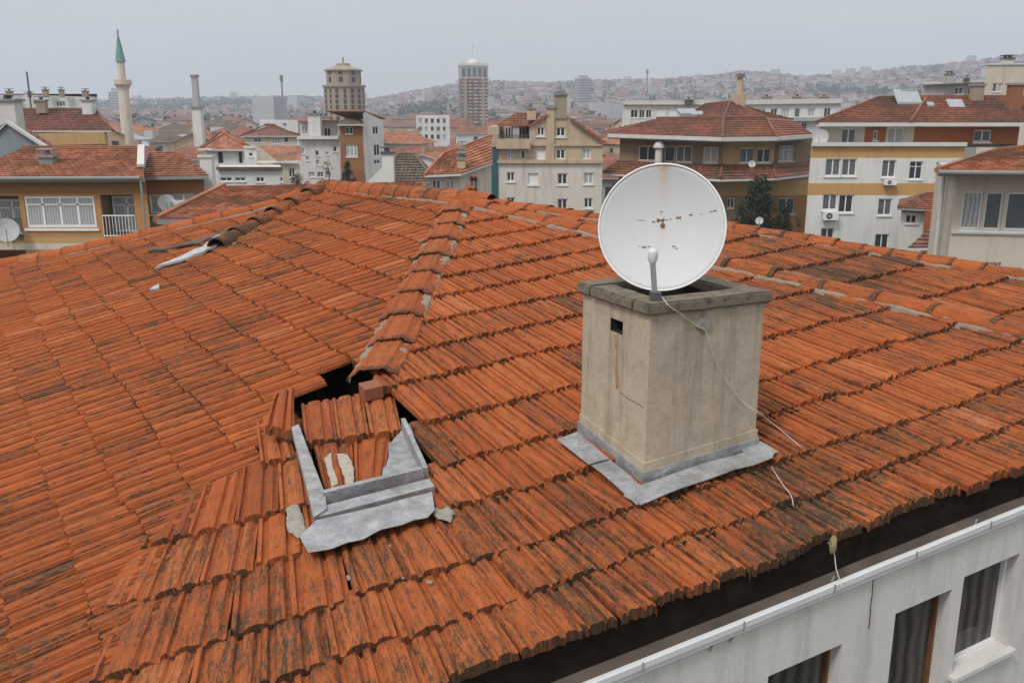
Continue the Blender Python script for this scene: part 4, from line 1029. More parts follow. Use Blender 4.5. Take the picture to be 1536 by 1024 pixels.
# ================================================================== terrain
SKY_PX = [(-900, 150), (0, 153), (150, 156), (330, 152), (480, 150), (560, 153), (620, 144), (660, 137), (740, 130), (800, 133), (850, 132), (900, 130), (1000, 128), (1060, 124), (1110, 119), (1200, 126), (1300, 122), (1350, 117), (1420, 114), (1480, 108), (1536, 104), (2400, 100)]
def lerp_tab(tab, x):
    if x <= tab[0][0]: return tab[0][1]
    for (a, b), (c_, d) in zip(tab, tab[1:]):
        if x <= c_: return b + (d - b) * (x - a) / (c_ - a)
    return tab[-1][1]
def az_px(x, y):                              # pixel column of an azimuth, near the horizon
    return CX + FPX * x / max(y, 1e-3) * (CT + ST * (CY - 165) / FPX)
RD = 2100.0
def terrain(x, y):
    d = math.hypot(x, y)
    if y < 50: return 0.0
    px = az_px(x, y); sk = lerp_tab(SKY_PX, px) + 4.0; zr = ZC + (165 - sk) / FPX * 1.03 * RD
    st = 480.0 if px > 600 else 900.0
    t = min(1, max(0, (d - st) / (RD - st))); t = t * t * (3 - 2 * t) if d < RD else 1
    roll = 6.0 * mnoise.noise(Vector((x * 0.004, y * 0.004, 3.0))) * min(1, max(0, (d - 500) / 400)) * (1 - 0.75 * t)
    z = zr * t ** 1.15 + roll
    if d > RD: z = zr - (d - RD) * 0.03
    return z
mb = MB(); rad = [0, 12, 30, 60, 100, 160, 240, 340, 460, 600, 760, 940, 1120, 1300, 1500, 1700, 1900, 2000, 2100, 2300, 2600, 3000]
azs = np.linspace(0, 2 * math.pi, 145)
for r0, r1 in zip(rad, rad[1:]):
    for a0_, a1_ in zip(azs, azs[1:]):
        P_ = [(r * math.sin(a), r * math.cos(a)) for r, a in ((r0, a0_), (r1, a0_), (r1, a1_), (r0, a1_))]
        q = [(x, y, terrain(x, y)) for x, y in P_][::-1]
        mb.face(q[:] if r0 else [q[0], q[1], q[2]])
m, nt_, b_ = new_mat('town_ground'); g = G(nt_); o_ = g.geo()
g.link(g.mix(g.ramp(g.noise(o_, 0.02, 6, 0.7), [(0.4, 0.0), (0.6, 1.0)]), C3(0.12, 0.11, 0.10), C3(0.05, 0.06, 0.036)), b_.inputs['Base Color']); b_.inputs['Roughness'].default_value = 0.95
gr = mb.build('ground', m, None); bm = bmesh.new(); bm.from_mesh(gr.data); bmesh.ops.remove_doubles(bm, verts=bm.verts[:], dist=1e-3); bmesh.ops.recalc_face_normals(bm, faces=bm.faces[:]); bm.to_mesh(gr.data); bm.free()
gr['kind'] = 'structure'
FOOT = []                                     # footprints of the individually built houses
def foot(*pts): FOOT.append([(float(p[0]), float(p[1])) for p in pts])
def fac(x0, y0, Y0, x1, y1, Y1):               # facade whose top corners are seen at two pixels
    return Facade(at(x0, y0, Y0), at(x1, y1, Y1))
def back(F, D): return [F.p0[:2], F.p1[:2], F.p1[:2] + F.b[:2] * D, F.p0[:2] + F.b[:2] * D]
def std(root, F, D, mat, wins, zb, z1=0.0, bands=(), depth=0.14, top=True, spec=None, extra=()):
    """front wall with openings + plain sides and back; wins: (rect px..., nv, nh, pane, sill)"""
    rs = [F.rect(*w[:4]) for w in wins]
    F.wall(root, zb, z1, rs, M[mat], depth, bands=bands, extra=extra)
    c = back(F, D); mb = MB()
    for i in (1, 2, 3):
        a, b = c[i], c[(i + 1) % 4]; za = F.p0[2] + z1 if True else 0
        L = np.hypot(*(b - a)); mb.face([(*a, F.p0[2] + zb), (*b, F.p0[2] + zb), (*b, za), (*a, za)], [(0, 0), (L, 0), (L, 5), (0, 5)])
    if top: mb.face([(*p, F.p0[2] + z1 - 0.01) for p in c])
    mb.build('wall', M[mat], root)
    for w, r in zip(wins, rs):
        o = w[4:] if len(w) > 4 else ()
        nv = o[0] if len(o) > 0 else 1; pane = M[o[1]] if len(o) > 1 else M[str(RNG.choice(['glass', 'glass_b', 'curtain'], p=[.5, .3, .2]))]; tr = o[2] if len(o) > 2 else 0
        F.window(root, r, nv, 0, pane, depth - 0.01, fw=max(0.05, min(0.075, (r[1] - r[0]) * 0.07)), sill=True, trans=tr)
    foot(*c); return rs
def chimney(root, px, py0, py1, Y, w, mat='tan', cap='trim_grey', pots=1, name='chimney', d=None):
    p = at(px, py0, Y); zb = zat(px, py1, Y); mb = MB(); mb.abox(p[0], p[1], zb, w, d or w * .8, p[2] - zb); o = mb.build(name, M[mat], root)
    mb = MB(); mb.abox(p[0], p[1], p[2], w * 1.25, (d or w * .8) * 1.3, 0.12)
    for k in range(pots):
        x = p[0] + (k - (pots - 1) / 2) * w / max(1, pots); mb.abox(x, p[1], p[2] + 0.12, w * 0.16, w * .5, 0.2)
    mb.abox(p[0], p[1], p[2] + 0.32, w * 1.2, (d or w * .8) * 1.2, 0.07)
    mb.build('chimney_cap', M[cap], o); return o
def small_dish(px, py, Y, rad, label, tilt=0.25, yaw=0.0, out=0.35):
    c_ = at(px, py, Y); t = thing('satellite_dish', (c_[0], c_[1], c_[2] - rad), label, 'satellite dish', 'small satellite dishes on the houses behind')
    a = unit(unit(CAM - c_) + np.array([yaw, 0, tilt])); x_ = unit(np.cross((0, 0, 1), a)); y_ = np.cross(a, x_); mb = MB(); N_ = 24
    for r0, r1 in ((0, .5), (.5, 1.0)):
        for k in range(N_):
            f_ = lambda r, k: c_ + (x_ * math.cos(2 * math.pi * k / N_) + y_ * math.sin(2 * math.pi * k / N_)) * rad * r - a * 0.18 * rad * (1 - r * r)
            q = [f_(r0, k), f_(r1, k), f_(r1, k + 1), f_(r0, k + 1)]; mb.face(q if r0 else q[:3] if False else [q[0], q[1], q[2]])
    r = mb.build('reflector', M['dish_old'], t, smooth=True)
    mb = MB(); mb.bar(c_ - y_ * rad * .95, c_ + a * rad * 0.9 - y_ * rad * .2, 0.03); mb.build('feed_arm', M['galv'], t)
    mb = MB(); mb.bar(c_ - a * 0.2 * rad, c_ - a * out, 0.05); mb.bar(c_ - a * out, c_ - a * out - np.array([0, 0, rad * 1.1]), 0.05); mb.build('mount', M['galv'], t); return t
def parapet(root, F, D, z, h, mat, name='parapet', t=0.25):
    c = [np.array([*p, F.p0[2] + z]) for p in back(F, D)]; mb = MB()
    for i in range(4):
        a, b = c[i], c[(i + 1) % 4]; d = unit(b - a); n_ = np.array([d[1], -d[0], 0]); mb.box(a + n_ * 0.06 - d * 0.06, d * (np.linalg.norm(b - a) + .06 - (0 if i % 2 == 0 else 0)), -n_ * t, (0, 0, h))
    return mb.build(name, M[mat], root)
# ------------------------------------------------------------------ B1 brown-ochre house on the left
F1 = fac(-60, 265, 40, 218, 264, 40.0); z0 = F1.p0[2]
B1 = thing('ochre_house', (*((F1.p0 + F1.p1) / 2)[:2], 0), 'ochre brown house at the left edge with a four-pane white window and tiled roof', 'house')
zz = lambda y: F1.hit(100, y)[1]
F1.wall(B1, -z0, 0, [F1.rect(38, 294, 143, 341), F1.rect(153, 292, 203, 356), F1.rect(-60, 294, 32, 361), F1.rect(-20, 375, 40, 400), F1.rect(58, 377, 140, 400)], M['ochre'], 0.16,
        bands=[(zz(291), 0.0, M['ochre_dark']), (zz(365), zz(356), M['ochre_lite']), (zz(374), zz(365), M['cream'])])
F1.window(B1, F1.rect(38, 294, 143, 341), 3, 0, M['curtain'], 0.10, fw=0.10, trans=0.72, sill=True)
F1.window(B1, F1.rect(58, 377, 140, 400), 3, 0, M['glass_b'], 0.10, fw=0.10)
def recess(F, root, r, dep, mat, door=None):
    a0, a1, z0_, z1_ = r; mb = MB(); P = lambda a, z, o: F.pt(a, z, o)
    mb.face([P(a0, z0_, -dep), P(a1, z0_, -dep), P(a1, z1_, -dep), P(a0, z1_, -dep)]); mb.face([P(a0, z0_, -.15), P(a1, z0_, -.15), P(a1, z0_, -dep), P(a0, z0_, -dep)])
    mb.face([P(a0, z1_, -dep), P(a1, z1_, -dep), P(a1, z1_, -.15), P(a0, z1_, -.15)]); mb.face([P(a0, z0_, -.15), P(a0, z0_, -dep), P(a0, z1_, -dep), P(a0, z1_, -.15)]); mb.face([P(a1, z0_, -dep), P(a1, z0_, -.15), P(a1, z1_, -.15), P(a1, z1_, -dep)])
    return mb.build('balcony', M[mat], root)
for rc, wr_ in (((153, 292, 203, 356), (156, 297, 201, 352)), ((-60, 294, 32, 361), (-20, 302, 26, 356))):
    r = F1.rect(*rc); recess(F1, B1, r, 1.1, 'umber'); q = F1.rect(*wr_)
    G1 = Facade(F1.p0 - F1.n * 1.02, F1.p1 - F1.n * 1.02); G1.window(B1, q, 1, 0, M['curtain'], 0.0, fw=0.09, trans=0.75, name='balcony_door')
    F1.railing(B1, r[0] + .02, r[1] - .02, r[2], r[2] + 0.95, 0.02, M['frame'] if rc[0] > 0 else M['rail'])
F1b = fac(217, 264, 42.5, 305, 262, 42.5)
std(B1, F1b, 9, 'ochre_dark', [(224, 291, 292, 320, 3, 'curtain', 0.0)], -F1b.p0[2], 0.0, bands=[(-9, F1b.hit(260, 290)[1], M['umber'])])
mb = MB(); c = back(F1, 9)
for i in (1, 2, 3):
    a, b = c[i], c[(i + 1) % 4]; mb.face([(*a, 0), (*b, 0), (*b, z0), (*a, z0)])
mb.build('wall', M['ochre'], B1); foot(*c)
zr = zat(100, 222, 45.5)
mb = MB(); ov = 0.5; ea, eb = F1.p0 + F1.n * ov - Z * 0.05, F1.p1 + F1.n * ov - Z * 0.05
ra, rb = np.array([ea[0], 45.5, zr]), np.array([at(212, 222, 45.5)[0], 45.5, zr])
roof_face(mb, ea, eb + F1.dh * 0.15, ra, rb, thick=0.16)
ec, ed = F1b.p0 + F1b.n * .5 + F1b.dh * .1, F1b.p1 + F1b.n * .5 + F1b.dh * .4
roof_face(mb, ec, ed, np.array([rb[0], 46.5, zr - .2]), np.array([at(270, 225, 46.5)[0], 46.5, zr - 0.2]), thick=0.16)
rb1 = mb.build('roof', [M['tile_b'], M['trim_grey']], B1)
mb = MB(); capline(mb, ra, rb, 0.12); mb.build('ridge_cap', M['tile_b'], rb1); mb = MB(); mb.bar(eb + Z * .18 + (rb - eb) * .25, rb + Z * .1, 0.30, 0.12); mb.build('valley_flashing', M['trim'], rb1)
mb = MB(); mb.tube([ea + F1.n * .08, eb + F1.n * .08], 0.08, 8); mb.tube([eb + F1.n * .05, eb + F1.n * .05 - Z * 7], 0.05, 8); mb.build('gutter', M['trim_grey'], B1)
chimney(B1, 72, 236, 256, 42.3, 0.62, 'trim_grey', 'trim_grey'); chimney(B1, 310, 236, 300, 43.5, 0.55, 'white', 'trim')
small_dish(250, 304, 41.3, 0.38, 'small white dish on the balcony at the right end of the ochre house', out=1.0)
small_dish(9, 345, 39.3, 0.52, 'white dish at the extreme left edge beside the four-pane window', out=0.6)
# low tiled roof between our ridge and the ochre house
F1c = fac(243, 327, 27, 420, 320, 27)
B1c = thing('tiled_outhouse', (*((F1c.p0 + F1c.p1) / 2)[:2], 0), 'low annexe with a red tile slope just beyond the broken ridge, white wall below', 'house')
std(B1c, F1c, 6, 'white', [(265, 333, 300, 345, 1)], -F1c.p0[2], -0.02, top=False)
mb = MB(); roof_face(mb, F1c.p0 + F1c.n * .4, F1c.p1 + F1c.n * .4 + F1c.dh * 3, at(335, 279, 33), at(520, 272, 33) + F1c.dh * 3, thick=0.14); r_ = mb.build('roof', [M['tile_b'], M['trim_grey']], B1c)
mb = MB(); capline(mb, F1c.p0 + F1c.n * .4, at(335, 279, 33), 0.13); mb.build('ridge_cap', M['tile_b'], r_)
# ------------------------------------------------------------------ houses behind the ochre house
F = fac(-40, 232, 52, 82, 232, 52)
B = thing('gabled_house', (*((F.p0 + F.p1) / 2)[:2], 0), 'house with a blank blue-grey gable behind the ochre house, far left', 'house')
aL, zA = F.hit(12, 186); F.wall(B, -F.p0[2], 0, [], M['bluegrey'], extra=[[(0, 0), (F.L, 0), (aL, zA)]])
body(B, back(F, 10), 0, F.p0[2] - .02, M['bluegrey'], skip=(0,)); foot(*back(F, 10))
mb = MB(); ap = F.pt(aL, zA + .1, .15); bk_ = np.array([-4.3, 9.0, 0])
roof_face(mb, F.p1 + F.n * .15 + F.dh * .4 - Z * .15, F.p1 + F.dh * .4 + bk_ - Z * .15, ap, ap + bk_); roof_face(mb, F.p0 + bk_, F.p0 + F.n * .15, ap + bk_, ap)
r_ = mb.build('roof', [M['tile_a'], M['trim']], B); mb = MB(); mb.bar(ap + Z * .05, F.p1 + F.n * .15 + F.dh * .4 - Z * .1, 0.35, 0.14); mb.build('verge', M['trim'], r_)
chimney(B, 12, 152, 200, 53, 1.1, 'trim', 'trim_grey')
F = fac(24, 196, 72, 160, 193, 72)
B = thing('long_roofed_house', (*((F.p0 + F.p1) / 2)[:2], 0), 'house with a long dull red roof and narrow cream storey, left of the minaret', 'house')
std(B, F, 9, 'cream', [(92, 199, 105, 212, 1), (118, 199, 140, 214, 2), (66, 199, 80, 210, 1)], -F.p0[2], 0)
box_roof(B, *back(F, 9), F.p0[2], 1.55, 1.0, 1.0, 'tile_d'); chimney(B, 132, 152, 172, 75, 0.8, 'white'); chimney(B, 62, 152, 170, 75, 0.7, 'tan')
F.ledge(B, F.hit(100, 207)[1] - .5, 0.9, 0.5, M['ochre_lite'])
F = fac(6, 141, 118, 146, 146, 118)
B = thing('flat_block', (*((F.p0 + F.p1) / 2)[:2], 0), 'long white flat-roofed block with rooftop chimneys at upper left', 'building')
std(B, F, 12, 'white', [(20, 150, 34, 158, 2), (50, 150, 64, 158, 2), (84, 152, 98, 160, 2)], -F.p0[2], 0)
for x in (14, 68, 92, 128): chimney(B, x, 134 + RNG.uniform(0, 5), 146, 117, RNG.uniform(.45, .8), 'tan')
# minaret
p = at(193, 215, 185); rm = 1.0; MZ = lambda y: zat(190, y, 185)
T = thing('minaret', (p[0], p[1], 0), 'slender pale stone minaret with a balcony and pointed green cap', 'minaret')
mb = MB(); mb.lathe((p[0], p[1], 0), [(rm * 1.25, 0), (rm * 1.12, MZ(190)), (rm, MZ(140)), (rm, MZ(134))], 16); mb.lathe((p[0], p[1], 0), [(rm * .72, MZ(122) + .05), (rm * .70, MZ(93))], 14)
for k in range(8): pass
mb.build('shaft', M['minaret'], T)
mb = MB(); mb.lathe((p[0], p[1], 0), [(rm, MZ(136)), (rm * 1.2, MZ(131)), (rm * 1.6, MZ(127)), (rm * 1.65, MZ(120)), (rm * 1.55, MZ(120)), (rm * 1.5, MZ(125))], 18); mb.build('balcony', M['minaret'], T)
mb = MB(); mb.lathe((p[0], p[1], 0), [(rm * .95, MZ(93)), (rm * .88, MZ(90)), (rm * .5, MZ(70)), (rm * .12, MZ(52)), (0.12, MZ(50)), (.2, MZ(48.5)), (0.03, MZ(43))], 16); mb.build('cap', M['verdigris'], T, smooth=False)
foot((p[0] - 2, p[1] - 2), (p[0] + 2, p[1] - 2), (p[0] + 2, p[1] + 2), (p[0] - 2, p[1] + 2))
p = at(297, 180, 165); T = thing('white_stack', (p[0], p[1], 0), 'tall white square stack with a darker top, right of the minaret', 'tower')
mb = MB(); mb.abox(p[0], p[1], 0, 1.5, 1.5, zat(297, 160, 165)); mb.build('lower_shaft', M['white'], T); mb = MB(); mb.abox(p[0], p[1], zat(297, 160, 165), 0.95, .95, zat(297, 116, 165) - zat(297, 160, 165)); mb.build('upper_shaft', M['grey'], T)
mb = MB(); mb.abox(p[0], p[1], zat(297, 162, 165), 2.1, 2.1, 0.25); mb.build('collar', M['trim_grey'], T); mb = MB(); mb.abox(p[0], p[1], zat(297, 116, 165), 1.2, 1.2, .4); mb.build('stack_cap', M['trim_grey'], T)
# ------------------------------------------------------------------ B2 pavilion roofs left of centre
F = fac(308, 223, 75, 369, 224, 75)
B = thing('pavilion_house', (*((F.p0 + F.p1) / 2)[:2], 0), 'white house with a pointed orange pyramid roof and dark gallery, left of centre', 'house')
std(B, F, 3.8, 'white', [(326, 227, 335, 246, 0), (357, 227, 364, 246, 0)], -F.p0[2], 0); box_roof(B, *back(F, 3.8), F.p0[2] - .05, 1.35, tile='tile_b', over=.5, rows=False)
F2 = fac(366, 222, 74.3, 384, 222, 74.3); std(B, F2, 2.5, 'white', [(373, 229, 379, 235, 0)], -F2.p0[2], 0); F2.ledge(B, 0, .15, .15, M['trim'])
F2 = fac(384, 250, 74.8, 450, 248, 74.8); std(B, F2, 9, 'cream', [(433, 252, 442, 266, 1)], -F2.p0[2], 0)
mb = MB(); roof_face(mb, at(416, 242, 74.4), at(452, 240, 74.4), at(386, 219, 80), at(452, 219, 80), rows=False); mb.build('roof', [M['tile_b'], M['trim']], B)
F2 = fac(326, 254, 68, 424, 254, 68); B = thing('white_annexe', (*((F2.p0 + F2.p1) / 2)[:2], 0), 'low white annexe with a red tile coping, in front of the pyramid-roofed house', 'house')
std(B, F2, 5.5, 'white', [(330, 266, 348, 272, 1), (352, 266, 368, 272, 1), (384, 266, 396, 273, 1), (420, 266, 424, 273, 0)], -F2.p0[2], 0); F2.ledge(B, 0, .18, .3, M['tile_d'])
F = fac(366, 204, 118, 446, 205, 118); B = thing('row_house', (*((F.p0 + F.p1) / 2)[:2], 0), 'house with two joined red roofs behind the pyramid-roofed house', 'house')
std(B, F, 8, 'cream', [(380, 207, 392, 214, 1), (408, 206, 420, 216, 2), (426, 206, 432, 214, 0)], -F.p0[2], 0); box_roof(B, *back(F, 8), F.p0[2], 1.3, tile='tile_d', rows=False)
F = fac(389, 181, 170, 446, 180, 170); B = thing('flat_block', (*((F.p0 + F.p1) / 2)[:2], 0), 'distant plain white flat block above the joined red roofs', 'building')
std(B, F, 10, 'white', [(398, 185, 404, 189, 0), (424, 185, 430, 189, 0)], -F.p0[2], 0)
# ------------------------------------------------------------------ B3 white block, brick tower and white gable
F = fac(447, 208, 92, 509, 208, 92); B = thing('white_tenement', (*((F.p0 + F.p1) / 2)[:2], 0), 'weathered white tenement with a set-back top floor, left of the brick-fronted tower house', 'building')
std(B, F, 9, 'white', [(452, 222, 457, 231, 0), (473, 226, 478, 234, 0), (489, 228, 493, 233, 0), (459, 234, 464, 241, 0), (474, 240, 479, 248, 0), (500, 220, 505, 228, 0), (463, 258, 472, 266, 1), (476, 258, 485, 266, 1), (488, 258, 497, 268, 1)], -F.p0[2], 0); F.ledge(B, -.05, .3, .5, M['white'])
F2 = fac(450, 184, 94, 508, 182, 94); std(B, F2, 6, 'white', [(453, 189, 461, 202, 1), (474, 190, 481, 203, 0), (486, 192, 496, 206, 1), (503, 192, 506, 203, 0)], -3.2, 0); F2.ledge(B, 0, .15, .6, M['brick'])
chimney(B, 472, 172, 204, 92.6, 1.2, 'white'); chimney(B, 489, 176, 186, 96, .8, 'tan')
F = fac(509, 187, 88, 544, 187, 88); B = thing('tower_house', (*((F.p0 + F.p1) / 2)[:2], 0), 'narrow brick-fronted tower house with a brown hip roof and white flank', 'building')
zz = lambda y: F.hit(525, y)[1]
std(B, F, 7, 'brick', [(518, 191, 529, 201, 1), (519, 217, 536, 235, 2, 'curtain', .75)], -F.p0[2], 0, bands=[(zz(216), zz(202), M['ochre_dark']), (zz(255), zz(238), M['ochre_dark'])])
mb = MB(); roof_face(mb, at(506, 187, 87.4), at(546, 187, 87.4), at(526, 176, 91), at(531, 176, 91), rows=False); roof_face(mb, at(546, 187, 87.4), at(549, 183, 95), at(531, 176, 91), at(531, 176, 91), rows=False); roof_face(mb, at(506, 183, 95), at(506, 187, 87.4), at(526, 176, 91), at(526, 176, 91), rows=False); mb.build('roof', [M['tile_c'], M['trim']], B)
F2 = fac(545, 186, 87.9, 575, 186, 89.5); a_, z_ = F2.hit(540, 168); rs = [F2.rect(559, 190, 568, 202), F2.rect(561, 217, 570, 234), F2.rect(561, 240, 570, 246)]
F2.wall(B, -F2.p0[2], 0, rs, M['white'], extra=[[(0, 0), (F2.L, 0), (F2.L, F2.hit(575, 181)[1]), (a_ + .6, z_), (0, F2.hit(545, 171)[1])]])
for r in rs: F2.window(B, r, 1, 0, M['glass'], .12)
mb = MB(); mb.bar(F2.pt(F2.L + .3, F2.hit(575, 180)[1] + .1, -3), F2.pt(a_ + .3, z_ + .1, -3), 6, .12, up=(0, 0, 1)); mb.build('verge', M['brick'], B); body(B, back(F2, 6), 0, F2.p0[2] - .1, M['white'], skip=(0,)); foot(*back(F2, 6))
F = fac(540, 284, 50, 580, 284, 50); B = thing('gable_shed', (*((F.p0 + F.p1) / 2)[:2], 0), 'small white lean-to with a sloping top and white chimney block, below the tower house', 'house')
F.wall(B, -F.p0[2], 0, [], M['white'], extra=[[(0, 0), (F.L, 0), (F.L, F.hit(580, 256)[1]), (F.hit(572, 252)[0], F.hit(572, 252)[1])]]); body(B, back(F, 1.2), 0, F.p0[2] - .1, M['white'], skip=(0,)); foot(*back(F, 1.2))
chimney(B, 582, 231, 275, 51, .62, 'white', 'rail')
F = fac(578, 276, 54, 644, 276, 54); B = thing('brown_roofed_house', (*((F.p0 + F.p1) / 2)[:2], 0), 'low white house under a dark grey-brown tile roof, centre', 'house')
std(B, F, 7, 'white', [(600, 280, 612, 290, 1)], -F.p0[2], 0); box_roof(B, *back(F, 7), F.p0[2], 1.5, 1.2, 1.2, 'tile_c')
# ------------------------------------------------------------------ B4 house with red roof left of the big beige block
F = fac(642, 261, 45, 689, 260, 45); B = thing('cream_house', (*((F.p0 + F.p1) / 2)[:2], 0), 'cream house with paired white windows under a patchy orange roof, left of the teal panel', 'house')
std(B, F, 7, 'cream', [(648, 270, 661, 288, 1), (668, 270, 682, 288, 1)], -F.p0[2], 0)
F2 = fac(689, 262, 44.95, 737, 246, 47); rs = [F2.rect(706, 269, 719, 289)]; a_, z_ = F2.hit(737, 246); F2 = Facade([*F2.p0[:2], F2.p0[2]], [*F2.p1[:2], F2.p0[2]])
zt_ = F2.hit(737, 246)[1]; rs = [F2.rect(706, 269, 719, 289)]
F2.wall(B, -F2.p0[2], 0, rs, M['cream'], extra=[[(0, 0), (F2.L, 0), (F2.L, zt_)]]); F2.window(B, rs[0], 1, 0, M['glass_b'], .12, sill=True); body(B, back(F2, 8), 0, F2.p0[2] - .1, M['cream'], skip=(0,)); foot(*back(F2, 8))
mb = MB(); roof_face(mb, at(637, 263, 44.5), at(691, 261, 44.5), at(664, 232, 48.5), at(700, 222, 50.5)); roof_face(mb, at(691, 261, 44.5), at(739, 244, 46.6), at(700, 219, 50.5), at(737, 204, 53)); roof_face(mb, at(640, 258, 52), at(637, 263, 44.5), at(664, 232, 48.5), at(664, 232, 48.5)); r_ = mb.build('roof', [M['tile_b'], M['trim']], B)
mb = MB(); capline(mb, at(637, 263, 44.5), at(664, 232, 48.5), .12); capline(mb, at(664, 232, 48.5), at(700, 219, 50.5), .12); capline(mb, at(700, 219, 50.5), at(737, 204, 53), .12); mb.build('ridge_cap', M['tile_b'], r_)
chimney(B, 693, 224, 256, 46, .32, 'tan', 'trim_grey'); chimney(B, 692, 240, 256, 45.6, .4, 'beige', 'trim_grey')
# ------------------------------------------------------------------ B5 big beige apartment block
F5 = fac(746, 243, 60, 904, 243, 60); z5 = F5.p0[2]
B5 = thing('beige_apartment', (*((F5.p0 + F5.p1) / 2)[:2], 0), 'large stained beige apartment block with a chimneyed gable and a teal side panel', 'building')
low = [(760, 258, 772, 272, 1), (836, 260, 851, 277, 1), (876, 259, 890, 276, 1, 'curtain'), (760, 296, 772, 309, 1), (836, 298, 851, 314, 1), (876, 297, 889, 312, 1), (792, 260, 807, 277, 0, 'frame')]
zz = lambda y: F5.hit(830, y)[1]
up = [(805, 191, 817, 204, 1), (834, 191, 848, 205, 1), (761, 224, 771, 239, 1, 'curtain'), (781, 225, 788, 239, 0), (834, 224, 848, 239, 1), (873, 224, 886, 239, 1, 'curtain'), (804, 224, 818, 240, 0, 'frame')]
hz = lambda x, y: F5.hit(x, y)
F5u = F5; rs = [F5.rect(*w[:4]) for w in low + up]
aL = hz(794, 200)[0]; gable = [hz(794, 218), hz(903, 218), hz(903, 213), hz(854, 178), hz(854, 172), hz(819, 172), hz(794, 186)]
zbal = zz(218)
F5.wall(B5, -z5, zbal, rs[:7] + [r for r, w in zip(rs[7:], up) if w[1] > 215], M['beige'], .16, bands=[(-z5, -0.05, M['warm_white'])])
Fg = Facade(F5.pt(aL, 0), F5.p1); rg = [Fg.rect(*w[:4]) for w in up if w[1] < 215]; gz = lambda x, y: Fg.hit(x, y)
Fg.wall(B5, zbal, gz(850, 189)[1], rg, M['beige'], .16, a0=0, a1=gz(868, 200)[0], extra=[[(0, gz(850, 189)[1]), gz(868, 189), gz(854, 178), gz(832, 172), gz(819, 172)], [(gz(868, 200)[0], zbal), (Fg.L, zbal), gz(903, 213), gz(868, 189)]])
for w, r in zip(low + up, rs): F5.window(B5, r, w[4], 0, M[w[5]] if len(w) > 5 else M['glass'], .14, sill=True, fw=.07)
F5.ledge(B5, -.08, .22, .18, M['beige']); F5.ledge(B5, zz(219), .1, .12, M['beige'], a0=aL)
body(B5, back(F5, 11), 0, z5 + zbal, M['beige'], skip=(0,)); foot(*back(F5, 11))
mb = MB(); rl = Fg.pt(*gz(854, 176), .3); re_ = Fg.pt(*gz(908, 214), .3); roof_face(mb, re_, re_ + F5.b * 11, rl, rl + F5.b * 11)
r2 = Fg.pt(*gz(792, 188), .2); roof_face(mb, r2 + F5.b * 11, r2, Fg.pt(*gz(822, 171), .2) + F5.b * 11, Fg.pt(*gz(822, 171), .2))
ba = at(746, 187, 60.1); bb = at(794, 187, 60.1); roof_face(mb, ba, bb, at(776, 169, 63), at(812, 168, 63)); mb.build('roof', [M['tile_b'], M['tile_b']], B5)
mb = MB(); mb.box(F5.pt(-0.05, zz(219), .5), F5.dh * (aL + .1), -F5.n * .15, (0, 0, zz(208) - zz(219))); mb.box(F5.pt(-.05, zz(219) - .16, .52), F5.dh * (aL + .1), -F5.n * .5, (0, 0, .15)); mb.build('balcony', M['beige'], B5)
mb = MB(); mb.face([F5.pt(0, zbal, -2), F5.pt(aL, zbal, -2), F5.pt(aL, zz(186), -2), F5.pt(0, zz(186), -2)]); mb.face([F5.pt(aL, zbal, 0), F5.pt(aL, zz(186), 0), F5.pt(aL, zz(186), -2), F5.pt(aL, zbal, -2)]); mb.build('terrace_wall', M['umber'], B5)
Gt = Facade(F5.p0 - F5.n * 1.95, F5.p1 - F5.n * 1.95); Gt.window(B5, Gt.rect(757, 190, 767, 209), 1, 0, M['glass'], 0, name='balcony_door'); Gt.window(B5, Gt.rect(777, 191, 789, 209), 1, 0, M['glass'], 0, name='balcony_door')
mb = MB(); q = F5.pt(hz(769, 200)[0], zbal, -.2); mb.box(q, F5.dh * .42, -F5.n * .4, (0, 0, zz(188) - zbal)); mb.build('pillar', M['grey'], B5); F5.railing(B5, 0, aL, zz(208), zz(203), .42)
mb = MB(); mb.box(F5.pt(hz(733, 260)[0], -z5, .1), F5.dh * (hz(747, 260)[0] - hz(733, 260)[0]), F5.b * 5, (0, 0, z5 + zz(221))); mb.build('side_panel', M['teal'], B5)
mb = MB(); mb.box(F5.pt(hz(732, 260)[0], zz(220.5), .16), F5.dh * .72, F5.b * 5, (0, 0, zz(190) - zz(220.5))); mb.build('side_wall', M['beige'], B5)
mb = MB(); q0 = Fg.pt(*gz(819, 241), .12); mb.box(q0, F5.dh * (gz(831, 200)[0] - gz(819, 200)[0]), -F5.n * .7, (0, 0, gz(825, 163)[1] - gz(825, 241)[1])); o = mb.build('chimney', M['beige'], B5)
mb = MB(); t_ = Fg.pt(*gz(818, 163), .2); mb.box(t_, F5.dh * .65, -F5.n * .9, (0, 0, .22)); mb.build('chimney_cap', M['trim_grey'], o)
mb = MB(); q0 = Fg.pt(*gz(832, 178), .1); mb.box(q0, F5.dh * (gz(850, 170)[0] - gz(832, 170)[0]), -F5.n * 1.3, (0, 0, gz(840, 143)[1] - gz(840, 178)[1])); o = mb.build('chimney', M['tan'], B5)
mb = MB(); t_ = Fg.pt(*gz(831, 143), .2); mb.box(t_, F5.dh * .9, -F5.n * 1.5, (0, 0, .12)); mb.bar(t_ + F5.dh * .4 + Z * .1, t_ + F5.dh * .4 + Z * .55, .04); mb.box(t_ + F5.dh * .12 + Z * .12, F5.dh * .6, -F5.n * .8, (0, 0, .16)); mb.build('chimney_cap', M['trim_grey'], o)
chimney(B5, 797, 164, 180, 60.4, .55, 'beige')
